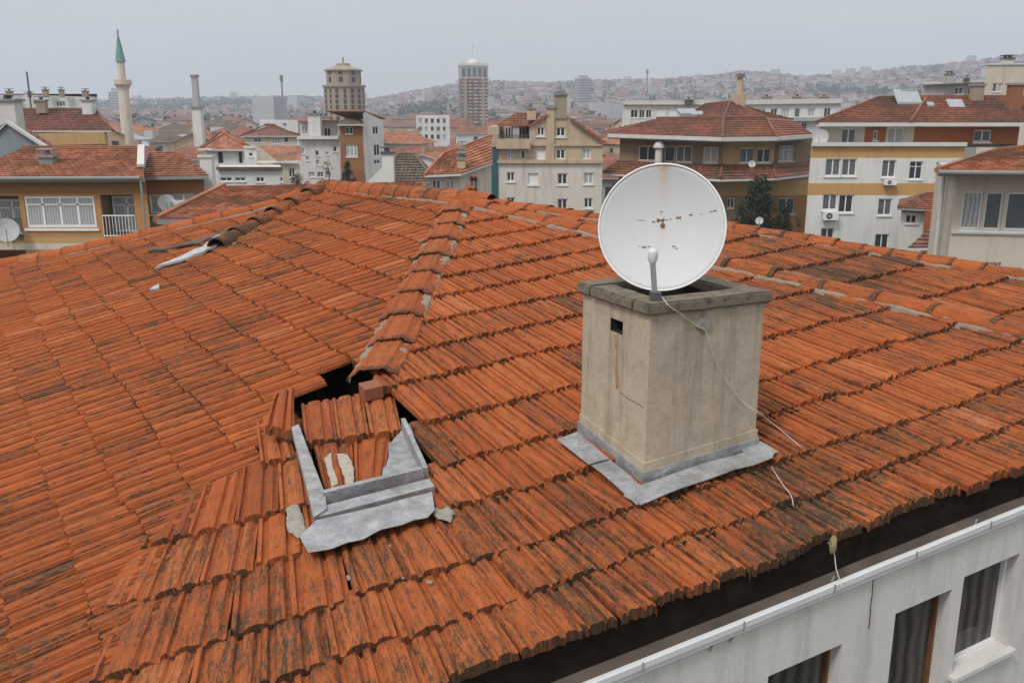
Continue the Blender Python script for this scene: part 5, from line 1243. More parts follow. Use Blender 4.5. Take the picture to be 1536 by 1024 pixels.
# ------------------------------------------------------------------ B6 brown corner house with two tiers of roof
F6a = fac(930, 207, 70, 1086, 207, 67.5); F6b = fac(1086, 207, 67.5, 1163, 207, 68.5); F6c = fac(1163, 207, 70.5, 1219, 207, 71.5)
for q in (F6a, F6b, F6c): q.p0[2] = q.p1[2] = zat(1086, 207, 67.5); q.__init__(q.p0, q.p1)
z6 = F6a.p0[2]; B6 = thing('brown_house', (*F6a.p1[:2], 0), 'brown two-tier house with hipped red roofs and a deep shadowed gallery, behind the dish', 'house')
zz = lambda F, y, x: F.hit(x, y)[1]
wa = [(958, 219, 985, 241, 1, 'glass'), (997, 219, 1012, 243, 0, 'glass'), (1014, 219, 1038, 243, 1, 'glass_b'), (1055, 221, 1077, 244, 1, 'curtain')]
wb = [(1110, 222, 1132, 244, 1, 'glass_b'), (1136, 223, 1156, 244, 1, 'glass')]; wc = [(1168, 219, 1192, 242, 2, 'curtain', .75)]
l6 = z6 - 0
for F, ws, mt in ((F6a, wa, 'umber'), (F6b, wb, 'ochre_lite'), (F6c, wc, 'umber')):
    lo = -z6; rs = [F.rect(*w[:4]) for w in ws]
    lw = [(1168, 297, 1192, 321, 1, 'glass')] if F is F6c else ([(1091, 297, 1102, 312, 1, 'glass')] if F is F6b else [(918, 275, 930, 290, 1, 'glass_b')] if F is F6a else [])
    ls = [F.rect(*w[:4]) for w in lw]; xm = (F.hit(1000, 0) and 1120)
    zo = F.pt(F.L / 2, 0); zb1 = F.hit(proj(F.pt(F.L / 2, -4))[0], 270)[1]; zb2 = F.hit(proj(F.pt(F.L / 2, -4))[0], 293)[1]
    F.wall(B6, lo, 0, rs + ls, M[mt], .16, bands=[(zb2, zb1, M['ochre_lite']), (lo, zb2, M['umber'] if F is not F6c else M['ochre_dark'])])
    for w, r in zip(ws + lw, rs + ls): F.window(B6, r, w[4], 0, M[w[5]], .14, sill=True, trans=w[6] if len(w) > 6 else 0)
bk6 = [F6a.p0[:2], F6a.p1[:2], F6b.p1[:2], F6c.p0[:2], F6c.p1[:2], F6c.p1[:2] + F6c.b[:2] * 10, F6a.p0[:2] + F6a.b[:2] * 11]
body(B6, bk6, 0, z6 - .05, M['umber'], skip=(0, 1, 3)); foot(F6a.p0, F6a.p1, F6c.p1, F6c.p1 + np.array([-1, 10, 0]), F6a.p0 + np.array([0, 11, 0]))
ze = z6 + .02; e = [np.array([*at(912, 204, 69.6)[:2], ze + .15]), np.array([*at(1084, 205, 65.6)[:2], ze]), np.array([*at(1166, 206, 66.8)[:2], ze]), np.array([*at(1222, 203, 70)[:2], ze + .1])]
tier = [np.array([*at(985, 182, 73.2)[:2], ze + 1.25]), np.array([*at(1085, 181, 70.2)[:2], ze + 1.3]), np.array([*at(1150, 181, 71.2)[:2], ze + 1.3]), np.array([*at(1190, 185, 74)[:2], ze + 1.1])]
top6 = [at(1058, 158, 75.5), at(1096, 154, 74.5)]
mb = MB()
for k in range(3): roof_face(mb, e[k], e[k + 1], tier[k], tier[k + 1], thick=.28)
t2 = [t + Z * .12 + unit(t - CAM) * .1 for t in tier]
t2[0] = t2[0] + F6a.dh * 2.2
roof_face(mb, t2[0], t2[1], top6[0], top6[1]); roof_face(mb, t2[1], t2[2], top6[1], top6[1]); roof_face(mb, t2[2], t2[3], top6[1], top6[1] + np.array([.4, 1.5, 0]))
roof_face(mb, e[0] + np.array([0, 8, 0]), e[0], tier[0], tier[0])
r6 = mb.build('roof', [M['tile_a'], M['trim_grey']], B6)
mb = MB()
for a, b in ((e[1], tier[1]), (tier[1], top6[1]), (e[2], tier[2]), (tier[2], top6[1]), (t2[0], top6[0]), (top6[0], top6[1]), (tier[0], tier[1]), (tier[1], tier[2])): capline(mb, a + Z * .05, b + Z * .05, .12)
mb.build('ridge_cap', M['tile_d'], r6)
for q_ in ((at(1020, 175, 72.4), (1.4, .2, 0), (-.1, 1.1, .35), (0, 0, .25)), (at(1037, 176, 72.2), (1.0, .2, 0), (0, .8, .25), (0, 0, .22))):
    mb = MB(); mb.box(*q_); mb.build('roof_light', M['galv'], r6)
mb = MB()
for k in range(3): mb.bar(e[k] - Z * .06, e[k + 1] - Z * .06, .2, .26)
mb.build('eave_board', M['trim'], B6)
zs = zat(1083, 269, 65.5); s = [np.array([*at(900, 255, 68.2)[:2], zs + .25]), np.array([*at(1080, 269, 65.4)[:2], zs]), np.array([*at(1163, 268, 66.6)[:2], zs]), np.array([*at(1214, 264, 69.4)[:2], zs + .1])]
zk = zat(1083, 247, 67.4); kk = [np.array([*F6a.p0[:2], zk + .2]), np.array([*F6a.p1[:2], zk]), np.array([*F6b.p1[:2], zk]), np.array([*F6c.p1[:2], zk])]
mb = MB()
for k in range(3): roof_face(mb, s[k], s[k + 1], kk[k], kk[k + 1], thick=.16, edges=(1, 1, 1, 1))
sk_ = mb.build('skirt_roof', [M['tile_a'], M['trim']], B6); mb = MB(); capline(mb, s[1] + Z * .05, kk[1], .13); capline(mb, s[2] + Z * .05, kk[2], .1); mb.build('ridge_cap', M['tile_a'], sk_)
p = at(1108, 158, 74.2); mb = MB(); mb.abox(p[0], p[1], p[2] - 1.2, .78, .7, zat(1108, 141, 74.2) - p[2] + 1.2, .3); mb.lathe((p[0], p[1], zat(1108, 141.5, 74.2)), [(.27, 0), (.22, 1.4)], 12); o = mb.build('chimney', M['beige'], B6)
mb = MB(); q = zat(1108, 116, 74.2)
mb.lathe((p[0], p[1], q), [(.42, 0), (.42, .08)], 12); mb.lathe((p[0], p[1], q + .22), [(.40, 0), (.36, .1)], 12)
for k in range(4): mb.abox(p[0] + .25 * math.cos(k * 1.57), p[1] + .25 * math.sin(k * 1.57), q + .07, .07, .07, .17)
mb.build('chimney_cap', M['trim_grey'], o)
mb = MB(); q = F6a.pt(F6a.hit(991, 240)[0], F6a.hit(991, 246)[1], .9); mb.lathe(q, [(.28, 0), (.26, 1.2)], 10); mb.lathe(q + Z * 1.2, [(.42, 0), (.40, .15), (.25, .42), (0.05, .55)], 12); mb.build('vent_pipe', M['trim'], B6)
small_dish(1128, 246, 65.2, .25, 'small white dish on the lower tiled skirt of the brown house', out=.5)
# white long blocks behind it
F = fac(934, 156, 122, 1062, 156, 122); B = thing('flat_block', (*((F.p0 + F.p1) / 2)[:2], 0), 'long pale flat-roofed block behind the brown house, left of its peak', 'building')
std(B, F, 12, 'white', [(946, 165, 957, 177, 1), (959, 165, 967, 177, 1), (969, 165, 977, 177, 1), (984, 163, 998, 179, 1, 'frame'), (1002, 163, 1016, 179, 1, 'frame'), (1022, 164, 1036, 178, 2, 'curtain')], -F.p0[2], 0); F.ledge(B, -.1, .5, .4, M['trim'])
chimney(B, 1033, 150, 157, 121.6, 1.0, 'rail')
F = fac(1112, 156, 126, 1262, 154, 126); B = thing('flat_block', (*((F.p0 + F.p1) / 2)[:2], 0), 'long pale block with railings behind the brown house, right of its chimney', 'building')
std(B, F, 12, 'white', [(1136, 163, 1148, 175, 1), (1156, 163, 1166, 175, 1), (1172, 163, 1184, 176, 2, 'curtain'), (1192, 163, 1200, 176, 0), (1212, 163, 1222, 175, 1), (1202, 184, 1210, 194, 1), (1236, 162, 1246, 176, 1)], -F.p0[2], 0); F.ledge(B, -.1, .6, .4, M['trim']); F.ledge(B, F.hit(1180, 182)[1], .5, .7, M['grey'])
for x in (1150, 1196, 1236): chimney(B, x, 146, 156, 128, 1.1, 'tan')
# ------------------------------------------------------------------ B7 white and orange apartment block
F7 = fac(1217, 217, 50, 1448, 217, 50); z7 = F7.p0[2]; B7 = thing('white_orange_apartment', (*((F7.p0 + F7.p1) / 2)[:2], 0), 'white apartment block with two orange bands and a red tile roof, right side', 'building')
zz = lambda y: F7.hit(1320, y)[1]
w7 = [(1238, 238, 1261, 264, 1), (1263, 238, 1285, 264, 1), (1323, 240, 1344, 266, 1), (1364, 242, 1384, 269, 1, 'glass', .7), (1404, 243, 1420, 270, 1), (1234, 291, 1256, 315, 1), (1258, 292, 1280, 319, 1), (1317, 298, 1338, 323, 1), (1231, 342, 1251, 366, 1), (1312, 351, 1333, 376, 1), (1355, 355, 1368, 372, 1)]
std(B7, F7, 10, 'white', w7, -z7, 0, bands=[(zz(237), zz(220), M['band']), (zz(293), zz(275), M['band'])])
F7.ledge(B7, -.08, .2, .2, M['trim'])
Ft = fac(1230, 187, 51.2, 1530, 187, 51.2); zt7 = F7.p0[2] - Ft.p0[2]; a = lambda x: Ft.hit(x, 200)[0]
w = [(1262, 193, 1284, 215, 1), (1310, 196, 1317, 210, 0), (1331, 192, 1356, 216, 1, 'curtain'), (1461, 195, 1487, 213, 1)]
rs = [Ft.rect(*q[:4]) for q in w]
Ft.wall(B7, zt7, 0, rs[:1], M['cream'], .14, a0=0, a1=a(1297)); Ft.wall(B7, zt7, 0, rs[1:2], M['red_wall'], .14, a0=a(1297), a1=a(1329)); Ft.wall(B7, zt7, 0, rs[2:3], M['cream'], .14, a0=a(1329), a1=a(1371)); Ft.wall(B7, zt7, 0, rs[3:], M['red_wall'], .14, a0=a(1371), a1=Ft.L)
for q, r in zip(w, rs): Ft.window(B7, r, q[4], 0, M[q[5]] if len(q) > 5 else M['glass_b'], .12, sill=True)
c = back(Ft, 9); body(B7, c, z7 - .5, Ft.p0[2] - .02, M['cream'], skip=(0,))
mb = MB(); EL, EM, ER = at(1224, 184, 50.2), at(1366, 184, 50.2), at(1560, 184, 50.2); RL, RM, RR = at(1318, 147, 56), at(1390, 146, 56), at(1560, 146, 56)
roof_face(mb, EL, EM, RL, RM, thick=.2); roof_face(mb, EM + F7.dh * .01, ER, RM, RR, thick=.2); roof_face(mb, at(1250, 178, 60), EL, RL, RL, thick=.2); r7 = mb.build('roof', [M['tile_a'], M['trim']], B7)
mb = MB(); capline(mb, RL, RM, .13); capline(mb, RM, RR, .13); capline(mb, EL, RL, .12); capline(mb, EM + Z * .05, RM, .1); mb.build('ridge_cap', M['tile_a'], r7)
for q_ in ((at(1346, 157, 54), (1.4, 0, 0), (0.3, 1.6, .75), (0, 0, .12)), (at(1424, 163, 53.4), (.9, 0, 0), (.2, 1, .42), (0, 0, .1)), (at(1391, 160, 53.6), (.4, 0, 0), (0.1, .4, .16), (0, 0, .1))):
    mb = MB(); mb.box(*q_); mb.build('roof_light', M['galv'], r7)
def boxchim(px0, px1, y0, y1, Y, mat, capc='trim_grey'):
    p0, p1 = at(px0, y1, Y), at(px1, y1, Y); h_ = zat(px0, y0, Y) - p0[2]; mb = MB(); w_ = p1[0] - p0[0]; mb.box(p0 - Z * .6, (w_, 0, 0), (0, w_ * .7, 0), (0, 0, h_ + .6)); o = mb.build('chimney', M[mat], B7)
    mb = MB(); mb.box(p0 + np.array([-w_ * .12, -w_ * .1, h_]), (w_ * 1.24, 0, 0), (0, w_ * .9, 0), (0, 0, .12)); mb.build('chimney_cap', M[capc], o)
boxchim(1352, 1375, 138, 150, 55.5, 'trim'); boxchim(1458, 1475, 129, 152, 55, 'tan'); boxchim(1513, 1532, 128, 165, 52.8, 'brick')
def ac_unit(F, root_px, label):
    x0, y0, x1, y1 = root_px; r = F.rect(*root_px); t = thing('air_conditioner', F.pt((r[0] + r[1]) / 2, r[2], .2), label, 'air conditioner')
    mb = MB(); mb.box(F.pt(r[0], r[2], .08), F.dh * (r[1] - r[0]), F.n * .32, (0, 0, r[3] - r[2])); o = mb.build('casing', M['ac'], t); bv = o.modifiers.new('bevel', 'BEVEL'); bv.width = .03; bv.segments = 2
    mb = MB(); cc = F.pt(r[0] + (r[1] - r[0]) * .36, (r[2] + r[3]) / 2, .402); R_ = (r[3] - r[2]) * .4
    for k in range(20):
        f_ = lambda k, q: cc + F.dh * (R_ * q * math.cos(k * math.pi / 10)) + np.array([0, 0, R_ * q * math.sin(k * math.pi / 10)])
        mb.face([f_(k, .25), f_(k, 1), f_(k + 1, 1), f_(k + 1, .25)])
    mb.build('fan_grille', M['rail'], t)
    mb = MB()
    for q in (.2, .8): mb.bar(F.pt(r[0] + (r[1] - r[0]) * q, r[2] - .03, 0), F.pt(r[0] + (r[1] - r[0]) * q, r[2] - .03, .4), .04)
    mb.build('bracket', M['rail'], t); return t
ac_unit(F7, (1233, 317, 1254, 329), 'white air conditioner under the left middle window of the white and orange block')
ac_unit(F7, (1324, 269, 1341, 277), 'small air conditioner under the upper centre window of the white and orange block')
small_dish(1231, 206, 50.1, .42, 'large pale dish on the terrace corner of the white and orange block', yaw=-.3, out=.5)
# tiled annexe in front
Fx = fac(1352, 318, 44, 1424, 320, 44); BX = thing('tiled_annexe', (*((Fx.p0 + Fx.p1) / 2)[:2], 0), 'small annexe with a red tile lean-to roof in front of the white and orange block', 'house')
std(BX, Fx, 5, 'white', [(1359, 322, 1376, 335, 1), (1388, 324, 1400, 346, 1)], -Fx.p0[2], 0); mb = MB(); roof_face(mb, at(1346, 312, 43.6), at(1424, 316, 43.6), at(1394, 288, 47), at(1440, 290, 47)); roof_face(mb, at(1350, 300, 49), at(1346, 312, 43.6), at(1394, 288, 47), at(1394, 288, 47)); mb.build('roof', [M['tile_a'], M['trim_grey']], BX)
mb = MB(); p_, q_ = at(1402, 318, 42.5), at(1420, 318, 42.5); mb.box(np.array([p_[0], p_[1], 0]), (q_[0] - p_[0], 0, 0), (0, 1, 0), (0, 0, p_[2])); mb.build('wall', M['red_wall'], BX)
mb = MB(); roof_face(mb, at(1362, 372, 40), at(1404, 372, 40), at(1400, 338, 42.4), at(1406, 338, 42.4)); mb.build('lower_roof', [M['tile_d'], M['trim']], BX)
# ------------------------------------------------------------------ B8 cream house on the right edge
F8 = fac(1437, 259, 25, 1600, 262, 24.6); z8 = F8.p0[2]; B8 = thing('cream_block', (*F8.p0[:2], 0), 'cream house at the right edge with a wide white-framed window and tiled roof', 'house')
F8.p1[2] = z8; F8.__init__(F8.p0, F8.p1)
r = F8.rect(1443, 287, 1600, 346); zz = lambda y: F8.hit(1490, y)[1]
r3 = [F8.rect(1443, 287, 1473, 344), F8.rect(1477, 288, 1504, 345), F8.rect(1509, 289, 1600, 346)]
F8.wall(B8, -z8, 0, r3 + [F8.rect(1440, 393, 1500, 420)], M['cream'], .18)
for q, pn in zip(r3, ('curtain', 'glass_b', 'glass_b')): F8.window(B8, q, 0 if pn == 'curtain' else 0, 0, M[pn], .12, fw=.05, sill=True)
F8.window(B8, F8.rect(1440, 393, 1500, 420), 1, 0, M['glass'], .14)
F8.ledge(B8, zz(351), .09, .06, M['trim'])
F8s = Facade([*at(1404, 262, 29)[:2], z8], F8.p0); F8s.wall(B8, -z8, 0, [], M['cream'], .1)
mb = MB(); q = F8s.pt(F8s.hit(1419, 300)[0], 0, .12); mb.tube([q, q - Z * 6], .06, 8); mb.build('drainpipe', M['trim'], B8)
body(B8, [F8.p0[:2], F8.p1[:2], F8.p1[:2] + F8.b[:2] * 8, F8s.p0[:2] + F8s.b[:2] * 3], 0, z8 - .1, M['cream'], skip=(0,)); foot(F8.p0, F8.p1, F8.p1 + np.array([0, 8, 0]), F8s.p0 + np.array([0, 3, 0]))
mb = MB(); ea, eb = at(1406, 257, 24.2), at(1620, 262, 23.6); eb[2] = ea[2]; roof_face(mb, ea, eb, at(1493, 226, 29), at(1700, 205, 29), thick=.12); roof_face(mb, at(1412, 250, 31), ea, at(1493, 226, 29), at(1493, 226, 29), thick=.12); r_ = mb.build('roof', [M['tile_b'], M['trim_grey']], B8)
mb = MB(); capline(mb, ea + Z * .03, at(1493, 226, 29), .09); capline(mb, at(1493, 226, 29), at(1700, 205, 29), .09); mb.build('ridge_cap', M['tile_b'], r_); mb = MB(); mb.tube([ea - Z * .02 + np.array([0, -.06, 0]), eb - Z * .02 + np.array([0, -.06, 0])], .06, 8); mb.build('gutter', M['trim_grey'], B8)
F = fac(1384, 126, 105, 1484, 122, 105); B = thing('grey_block', (*((F.p0 + F.p1) / 2)[:2], 0), 'pale grey flat-roofed block on the skyline behind the white and orange block', 'building')
std(B, F, 12, 'grey', [(1432, 131, 1445, 142, 1), (1452, 131, 1464, 142, 2)], -F.p0[2], 0); F.ledge(B, -.1, .3, .5, M['trim']); chimney(B, 1424, 112, 126, 104, .8, 'grey', pots=2); chimney(B, 1450, 118, 123, 104, .5, 'rail')
F = fac(1480, 97, 92, 1600, 96, 92); B = thing('tall_cream_block', (*((F.p0 + F.p1) / 2)[:2], 0), 'tall plain cream block at the upper right corner with one small dark window', 'building')
std(B, F, 12, 'cream', [(1489, 125, 1496, 138, 0), (1497, 125, 1503, 138, 0)], -F.p0[2], 0); F.ledge(B, -.05, .15, .12, M['trim']); chimney(B, 1511, 89, 97, 92.5, .9, 'trim', 'rail', 2)
# ------------------------------------------------------------------ towers
def tower_windows(root, cx, cy, r, n, zs, w, h, mat, rot, name='window'):
    for z in zs:
        for k in range(n):
            a0_ = rot + 2 * math.pi * (k + .5) / n; ap = r * math.cos(math.pi / n); nx, ny = math.cos(a0_), math.sin(a0_)
            if ny > 0.25: continue
            L = 2 * r * math.sin(math.pi / n); cnt = max(1, int(L / (w * 2.0)))
            for q in range(cnt):
                s_ = (q - (cnt - 1) / 2) * L / cnt; mb = MB(); tx, ty = -ny, nx; c_ = np.array([cx + nx * (ap + .02) + tx * s_, cy + ny * (ap + .02) + ty * s_, z])
                mb.box(c_ - np.array([tx, ty, 0]) * w / 2 - np.array([nx, ny, 0]) * .2, np.array([tx, ty, 0]) * w, np.array([nx, ny, 0]) * .26, (0, 0, h)); mb.build(name, M[mat], root)
YT = 300; p = at(517, 150, YT); zT = lambda y: zat(517, y, YT); sc = 30 / FPX * YT
T = thing('octagonal_tower', (p[0], p[1], 0), 'tan concrete octagonal tower with a set-back top and low pyramid roof', 'tower')
mb = MB(); R0 = math.pi / 8; mb.lathe((p[0], p[1], 0), [(sc * 1.0, 0), (sc * 1.0, zT(131)), (sc * 1.08, zT(130.8)), (sc * 1.08, zT(128)), (sc * .85, zT(127.9)), (sc * .85, zT(107))], 8, rot=R0); mb.build('wall', M['tan'], T)
mb = MB(); mb.lathe((p[0], p[1], 0), [(sc * .95, zT(107)), (sc * .95, zT(105)), (sc * .35, zT(99)), (sc * .33, zT(95.5))], 8, rot=R0); mb.bar((p[0], p[1], zT(96)), (p[0], p[1], zT(86)), .5); mb.build('roof', M['tan'], T)
fl = [zT(y) for y in (180, 172, 164, 156, 148, 140)]; tower_windows(T, p[0], p[1], sc, 8, fl, 0.95, 1.25, 'dark', R0); tower_windows(T, p[0], p[1], sc * .85, 8, [zT(y) for y in (124, 113)], 1.3, 1.6, 'dark', R0)
foot((p[0] - 8, p[1] - 8), (p[0] + 8, p[1] - 8), (p[0] + 8, p[1] + 8), (p[0] - 8, p[1] + 8))
YT = 430; p = at(710, 150, YT); zT = lambda y: zat(710, y, YT); w_ = 38 / FPX * YT
T = thing('square_tower', (p[0], p[1], 0), 'square reddish tower block with a pale glazed crown and tall mast', 'tower')
mb = MB(); mb.abox(p[0], p[1], 0, w_, w_, zT(119), .12); mb.build('wall', M['redgrey'] if 'redgrey' in M else M['brick'], T)
ca_, sa_ = math.cos(.12), math.sin(.12)
for y in range(122, 186, 5):
    for q in (-.40, -.16, .06, .25, .42):
        mb = MB(); x = q * w_; mb.abox(p[0] + ca_ * x + sa_ * w_ * .52, p[1] + sa_ * x - ca_ * w_ * .52, zT(y + 2.4), w_ * RNG.uniform(.10, .17), .7, zT(y) - zT(y + 2.4), .12); mb.build('balcony', M[str(RNG.choice(['grey', 'tan', 'beige']))], T)
for xk in (-.33, .33):
    mb = MB(); ca_, sa_ = math.cos(.12), math.sin(.12); mb.abox(p[0] + ca_ * xk * w_ + sa_ * w_ * .52, p[1] + sa_ * xk * w_ - ca_ * w_ * .52, 0, w_ * .12, .8, zT(119), .12); mb.build('stair_bay', M['tan'], T)
mb = MB(); mb.abox(p[0], p[1], zT(119), w_ * 1.04, w_ * 1.04, zT(100) - zT(119), .12); mb.build('crown', M['grey'], T)
mb = MB(); mb.abox(p[0], p[1], zT(100), w_ * 1.08, w_ * 1.08, 1.0, .12); mb.lathe((p[0], p[1], zT(97)), [(w_ * .25, 0), (w_ * .22, 1.2), (w_ * .1, 2.2)], 12); mb.bar((p[0], p[1], zT(95)), (p[0], p[1], zT(66)), .35); mb.build('roof', M['trim'], T)
for k in range(5):
    mb = MB(); x = (k - 2) * w_ * .2; ca_, sa_ = math.cos(.12), math.sin(.12); mb.abox(p[0] + ca_ * x + sa_ * w_ * .52, p[1] + sa_ * x - ca_ * w_ * .52, zT(115), w_ * .12, .5, zT(103) - zT(115), .12); mb.build('window', M['glass_b'], T)
foot((p[0] - 9, p[1] - 9), (p[0] + 9, p[1] - 9), (p[0] + 9, p[1] + 9), (p[0] - 9, p[1] + 9))
YT = 1000; p = at(874, 150, YT); zT = lambda y: zat(874, y, YT); w_ = 19 / FPX * YT
T = thing('slab_tower', (p[0], p[1], 0), 'distant pale blue-grey high-rise standing against the hill', 'tower')
mb = MB(); mb.abox(p[0], p[1], 0, w_, w_ * .8, zT(117), .4); mb.abox(p[0], p[1], zT(117), w_ * .6, w_ * .5, 2.5, .4); mb.build('wall', M['grey'], T)
for k in range(9):
    mb = MB(); mb.abox(p[0], p[1], zT(120 + k * 4.0) - 1, w_ * 1.03, w_ * .83, 1.2, .4); mb.build('window_band', M['glass_b'], T)
p = at(174, 152, 1300); w_ = 17 / FPX * 1300; T = thing('slab_tower', (p[0], p[1], 0), 'distant hazy blue-grey high-rise on the skyline just left of the minaret', 'tower')
mb = MB(); mb.abox(p[0], p[1], 0, w_, w_, zat(174, 138, 1300), .3); mb.abox(p[0], p[1], zat(174, 138, 1300), w_ * .55, w_ * .6, 5, .3); mb.build('wall', M['grey'], T)
for k in range(6):
    mb = MB(); mb.abox(p[0], p[1], zat(174, 141 + k * 4, 1300), w_ * 1.03, w_ * 1.03, 1.4, .3); mb.build('window_band', M['glass_b'], T)
F = fac(624, 174, 205, 674, 174, 205); B = thing('white_office', (*((F.p0 + F.p1) / 2)[:2], 0), 'bright white office block with rows of small dark windows, left of the square tower', 'building')
std(B, F, 12, 'white', [(628 + 9 * i, 178 + 12 * j, 633 + 9 * i, 185 + 12 * j, 0) for i in range(5) for j in range(3)], -F.p0[2], 0)
def mast(px, y0, y1, Y, label, w=.3):
    p = at(px, y1, Y); t = thing('mast', (p[0], p[1], terrain(p[0], p[1])), label, 'mast'); mb = MB(); mb.bar((p[0], p[1], terrain(p[0], p[1])), (p[0], p[1], zat(px, y0, Y)), w); mb.build('pole', M['rail'], t)
    mb = MB(); mb.abox(p[0], p[1], zat(px, y0, Y) - 3, w * 2.2, w * 2.2, w * 5); mb.build('aerial', M['rail'], t)
mast(424, 116, 150, 700, 'thin lattice mast on the skyline left of the octagonal tower', .9); mast(970, 106, 140, 900, 'thin dark mast on the skyline above the dish', .8); mast(44, 108, 140, 116, 'thin aerial on the white block at upper left', .15)
# ------------------------------------------------------------------ trees
def leaves(mb, c, r, n, size, rz=1.0, shell=.55):
    for _ in range(n):
        d = unit(RNG.normal(0, 1, 3)); q = c + d * np.array([r, r, r * rz]) * (shell + (1 - shell) * RNG.random()); a = unit(RNG.normal(0, 1, 3)); b = unit(np.cross(a, RNG.normal(0, 1, 3))); s = size * RNG.uniform(.6, 1.3)
        mb.face([q - a * s, q - b * s * .5, q + a * s, q + b * s * .5], r=float(np.clip(RNG.normal(.5, .25), 0, 1)))
def tree(px, pyt, pyb, Y, wpx, label, dense=1.0, name='tree', grp=None, conif=False, lm='leaf'):
    p = at(px, pyb, Y); h_ = zat(px, pyt, Y); zb = p[2]; R_ = wpx / FPX * Y / 2; t = thing(name, (p[0], p[1], 0), label, 'tree', grp); mb = MB(); H_ = h_ - zb
    pts = []
    for k in range(int(34 * dense)):
        f = RNG.random() ** .8; rr_ = R_ * ((1 - f) ** .75 if conif else math.sin(math.pi * (0.18 + 0.78 * f))) * RNG.uniform(.3, 1.0); a = RNG.uniform(0, 2 * math.pi); c_ = np.array([p[0] + rr_ * math.cos(a), p[1] + rr_ * math.sin(a), zb + H_ * f * .97]); pts.append(c_)
        leaves(mb, c_, R_ * RNG.uniform(.16, .34), int(60), R_ * .055, 1.2, .2)
    mb.build('crown', M[lm], t)
    mb = MB(); mb.tube([(p[0], p[1], 0), (p[0] + .1, p[1], zb), (p[0], p[1], zb + H_ * .8)], [R_ * .16, R_ * .12, R_ * .03], 8)
    for c_ in pts[::3]: mb.tube([np.array([p[0], p[1], max(zb * .9, c_[2] - R_ * .5)]), c_], [R_ * .05, R_ * .015], 5)
    mb.build('trunk', M['bark'], t); foot((p[0] - R_, p[1] - R_), (p[0] + R_, p[1] - R_), (p[0] + R_, p[1] + R_), (p[0] - R_, p[1] + R_)); return t
tree(1136, 268, 356, 60, 84, 'dark evergreen tree in front of the brown house, right of the dish', 2.2, 'evergreen_tree', conif=False); tree(1175, 312, 350, 60.5, 46, 'low dark bush to the right of the evergreen, at the foot of the brown house', 1.0, 'bush')
tree(523, 243, 290, 70, 32, 'small dark tree below the brick-fronted tower house', 1.6, 'evergreen_tree', conif=True); tree(492, 238, 262, 84, 16, 'bare brownish tree against the weathered white tenement', .6, 'bare_tree', lm='leaf_dry'); tree(447, 262, 285, 66, 34, 'small russet tree beyond the ridge, left of the white tenement', .7, 'russet_tree', lm='leaf_dry')
small_dish(1139, 331, 38, .16, 'tiny white dish beyond the roof ridge in front of the dark evergreen', out=.3)
# ------------------------------------------------------------------ generic town houses, each a thing
def clear(x, y, r):
    for poly in FOOT:
        cx_, cy_ = np.mean([p[0] for p in poly]), np.mean([p[1] for p in poly]); rr_ = max(math.hypot(p[0] - cx_, p[1] - cy_) for p in poly)
        if math.hypot(x - cx_, y - cy_) < rr_ + r: return False
    return True
def proto_house(w, d, h, rh, wm, tm, kind, storeys):
    root = thing('town_house', (0, 0, 0), 'x', 'house'); c = [(-w / 2, -d / 2), (w / 2, -d / 2), (w / 2, d / 2), (-w / 2, d / 2)]
    mb = MB(); 
    for i in range(4):
        a, b = np.array(c[i]), np.array(c[(i + 1) % 4]); L = np.hypot(*(b - a)); mb.face([(*a, -6), (*b, -6), (*b, h), (*a, h)])
        dd = (b - a) / L; nn = np.array([dd[1], -dd[0]]); k_ = int(L / 2.6)
        for s_ in range(storeys):
            for q in range(k_):
                if RNG.random() < .15: continue
                x0 = a + dd * (L / k_ * (q + .5) - .55); z0_ = h - 2.3 - s_ * 2.9
                o3 = np.array([*(x0 + nn * -.08), z0_]); mb.box(o3, (*dd * 1.1, 0), (*(nn * .12), 0), (0, 0, 1.35), m=1)
    mb.build('wall', [M[wm], M['dark']], root)
    if kind == 'flat':
        mb = MB(); mb.face([(*p, h - .02) for p in c]); mb.abox(0, 0, h, w + .3, d + .3, .3); mb.abox(w * .2, 0, h + .3, 2.2, 2.0, 1.6); mb.build('roof', M['grey'], root)
    else:
        mb = MB(); e = .5; P_ = [np.array([x + math.copysign(e, x), y + math.copysign(e, y), h - .05]) for x, y in c]; ins = d * .5 + e if kind == 'hip' else 0.0
        m0, m1 = np.array([-w / 2 - e + ins, 0, h + rh]), np.array([w / 2 + e - ins, 0, h + rh]); roof_face(mb, P_[0], P_[1], m0, m1, rows=False); roof_face(mb, P_[2], P_[3], m1, m0, rows=False)
        if ins: roof_face(mb, P_[1], P_[2], m1, m1, rows=False); roof_face(mb, P_[3], P_[0], m0, m0, rows=False)
        else: mb.face([(-w / 2, d / 2, h), (-w / 2, -d / 2, h), (-w / 2, 0, h + rh * .95)], m=1); mb.face([(w / 2, -d / 2, h), (w / 2, d / 2, h), (w / 2, 0, h + rh * .95)], m=1)
        o = mb.build('roof', [M[tm], M[wm]], root); mb = MB(); mb.abox(w * .22, d * .15, h + rh * .3, .8, .6, rh * .7 + .6); mb.build('chimney', M['tan'], o)
    return root
KINDS = [('white', 'tile_a', 'hip'), ('cream', 'tile_b', 'hip'), ('white', 'tile_b', 'gable'), ('beige', 'tile_d', 'hip'), ('cream', 'tile_a', 'gable'), ('grey', 'tile_d', 'gable'), ('white', 'tile_d', 'hip'), ('white', 'tile_a', 'flat'), ('beige', 'tile_b', 'gable'), ('cream', 'tile_c', 'hip')]
DESC = {'white': 'white', 'cream': 'cream', 'beige': 'beige', 'grey': 'grey'}; RD_ = {'tile_a': 'weathered red', 'tile_b': 'orange', 'tile_d': 'dull red', 'tile_c': 'brown'}
PROT = []
